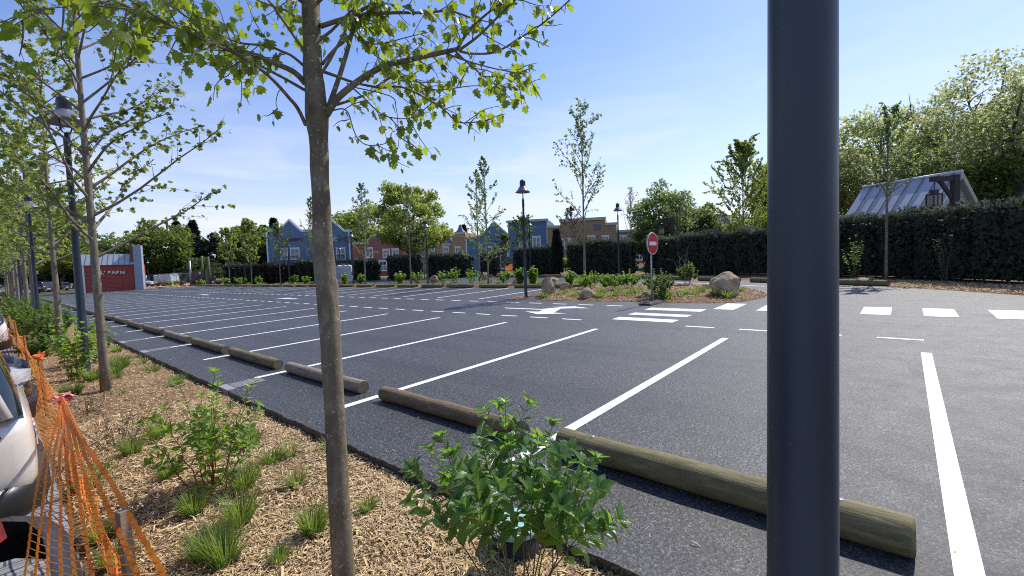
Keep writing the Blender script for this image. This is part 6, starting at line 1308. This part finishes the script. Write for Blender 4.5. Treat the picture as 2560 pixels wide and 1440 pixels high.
# twisted bare shrub in front of the hedge
b = ground_at(1705, 25.5); t = thing('bare_shrub', 'twisted leafless shrub against the hedge right of the no entry sign', 'shrub', b, 0); r_ = random.Random(4); m = MB()
for i in range(9):
    p = Vector((.15*r_.uniform(-1, 1), 0, 0)); br = branch(r_, p, Vector((r_.uniform(-.7, .7), r_.uniform(-.4, .4), 1)), r_.uniform(1.4, 2.4), 9, .3, .0); m.tube(br, [.022*(1-.09*q) for q in range(10)], 5, 0, False)
m.build('branches', m_plain('pale_dead_wood', (.3, .25, .2), .8), t)
# ------------------------------------------------------------------ grass tufts
tf = [(680, 1150, .16, .10, 'blue green tuft beside the edge of the asphalt, upper one'), (742, 1208, .15, .10, 'blue green tuft left of the foreground trunk'), (560, 1395, .30, .16, 'largest wild grass tuft near the bottom'), (505, 1385, .22, .12, 'grass tuft left of the largest one'), (600, 1300, .26, .15, 'dark green tuft below the red stemmed shrub'), (612, 1215, .24, .14, 'tuft right below the red stemmed shrub'), (485, 1275, .2, .12, 'tuft left below the red stemmed shrub'), (785, 1325, .22, .12, 'tuft touching the left side of the foreground trunk'), (920, 1268, .13, .08, 'tiny tuft right of the foreground trunk'), (300, 915, .26, .25, 'tuft right of the second plane tree'), (285, 930, .2, .2, 'low tuft at the foot of the second plane tree'), (235, 945, .22, .25, 'tuft left of the second plane tree'), (330, 1128, .2, .14, 'tuft under the wispy shrub'), (395, 1085, .22, .15, 'tuft between the wispy and the red stemmed shrub'), (545, 1100, .24, .14, 'tuft hidden behind the red stemmed shrub'), (625, 1110, .22, .12, 'tuft right of the red stemmed shrub stems'), (180, 985, .2, .2, 'tuft below the leafy shrub at the lamp post'), (425, 1185, .18, .12, 'pale tuft left of the red stemmed shrub'), (290, 1400, .16, .12, 'tuft behind the orange net near the nearest stake'), (250, 1330, .16, .1, 'tuft seen through the orange net'), (700, 1395, .12, .08, 'thin pale tuft left of the trunk near the bottom'), (215, 870, .3, .4, 'long grass around the third row tree')]
for i, (px, py, h_, rd, lab) in enumerate(tf):
    b = G(px, py); tuft(lab, (b[0], b[1], zbed(b[0], b[1])), h_, rd, 300 if h_ > .15 else 180, 200+i, wid=.0024 if b[1] < 6 else .005, flop=.75 if 'blue' in lab else .5)
rt = random.Random(77)
WHERE = ['between the second plane tree and the asphalt edge', 'in the open chips near the wispy shrubs', 'close to the orange net', 'along the asphalt edge']
for i in range(22):
    y_ = rt.uniform(3.4, 13.5); k_ = i % 4; x_ = (rt.uniform(1.3, 1.8), rt.uniform(.55, 1.2), rt.uniform(.35, .55), rt.uniform(1.65, 1.9))[k_]
    tuft(['thin dry', 'small wispy', 'flattened yellowish'][i % 3]+' grass tuft '+WHERE[k_], (x_, y_, zbed(x_, y_)), rt.uniform(.09, .24), rt.uniform(.08, .18), rt.choice((50, 90, 140)), 600+i, wid=.002+.0003*y_, flop=rt.uniform(.5, 1.1))
it = [(1380, 738), (1404, 742), (1425, 736), (1440, 745), (1505, 742), (1535, 746), (1548, 738), (1570, 744), (1590, 740), (1605, 745), (1670, 752), (1700, 748), (1715, 742), (1735, 745), (1752, 738), (1790, 748), (1802, 742), (1850, 735), (1360, 747), (1500, 748), (1820, 750), (1245, 712), (1225, 708), (1480, 722), (1655, 745), (1630, 748)]
for i, (px, py) in enumerate(it):
    b = G(px, py); tuft(f'grass clump number {ORD[i]} from the lamp end of the planted island' if False else ['fine', 'dense', 'pale', 'tall'][i % 4]+' green grass clump on the planted island '+ (['beside a boulder', 'among the shrubs', 'near the island rim', 'behind the boulders'][(i//4) % 4]), (b[0], b[1], .06), random.uniform(.22, .38), .28, 90, 260+i, 'grass clumps on the planted island', wid=.009, flop=.6)
for i in range(24):
    y_ = 12.3+i*2.05+random.uniform(-.6, .6); x_ = random.uniform(17.6, 19.3)
    tuft(['short', 'ragged', 'yellowish', 'spreading'][i % 4]+' grass clump on the narrow island behind the second row of logs', (x_, y_, .05), random.uniform(.18, .4), .4, 70, 500+i, 'grass clumps on the narrow island', wid=.016, flop=.7)
# ------------------------------------------------------------------ boulders
bl = [(1371, 742, 17, 22, 'upright pointed pale boulder right of the island lamp', 1), (1412, 729, 14, 11, 'brown boulder behind the upright pointed one', 1.2), (1466, 749, 18, 13, 'rounded pale boulder at the foot of the island tree', 1.2), (1608, 748, 18, 8, 'flat pale boulder left of the no entry sign pole', 1.2), (1815, 745, 34, 29, 'largest brown boulder at the tip of the island', 1.1), (1770, 729, 9, 8, 'small pale boulder beside the largest one', 1), (1524, 721, 15, 9, 'tilted boulder among the bare legged shrubs', 1), (1380, 713, 15, 9, 'dark flat boulder behind the second row log', 1), (1293, 712, 13, 8, 'round boulder left of the island lamp behind the log stops', 1), (1330, 708, 10, 8, 'dark boulder right of the island lamp behind the log stops', 1), (1456, 719, 9, 8, 'boulder half hidden behind the island tree trunk', 1), (1212, 700, 8, 9, 'upright pale boulder between the twin young trees', 1), (1086, 706, 10, 8, 'pinkish boulder right of the broad tree lamp', 1), (1650, 738, 9, 6, 'small boulder under the dense shrub', 1), (2152, 703, 24, 5, 'flat pale stone behind the short log under the right hedge', 1)]
for i, (px, py, hw, hh, lab, k) in enumerate(bl):
    b = G(px, py); dd = depth(b); w_ = hw*dd/FOC; h_ = 2*hh*dd/FOC
    boulder(lab, (b[0]+(.25*w_ if px > 1300 else 0), b[1], .0 if px > 2000 else .03), w_*k*1.15, w_*1.15, h_*.95, 300+i, .7+i)
for i, (px, py, s) in enumerate(((395, 722, 5), (405, 720, 7), (465, 717, 7), (445, 718, 4), (430, 719, 5), (655, 708, 6))):
    b = ground_at(px, 62-4*(i % 2)); boulder(['pale boulder nearest the barn pillar', 'wide pale boulder right of the barn', 'pink boulder left of the steel pole', 'small boulder between the pink and wide ones', 'low boulder below the tarpaulin', 'pale boulder before the brownish hedge'][i], (b[0], b[1], 0), s*.06, s*.06, s*.035, 330+i, i, 'pale boulders on the far site')
# dry verge in front of the far site
bz = [tuple(ground_at(px, d)[:2]) for px, d in ((355, 60), (480, 57), (560, 56), (560, 68), (470, 78), (360, 84))]
MB().sheet(bz, .012).build('dry_verge', M_['mulch'], kind='structure')
for i, (px, d) in enumerate(((410, 66), (425, 70), (455, 66), (500, 62), (545, 60), (440, 74), (395, 70))):
    b = ground_at(px, d); shrub('dry_shrub', ['brown', 'ochre', 'pale', 'green', 'leafy', 'wispy', 'orange'][i]+' scrub plant on the dry verge right of the barn', b, .9, .7, 9, 260, .2, 400+i, M_['pinkbrown'] if i % 2 == 0 else M_['shrub'], M_['twig'], T_LOBE, 'scrub on the dry verge', 'shrub', .05)
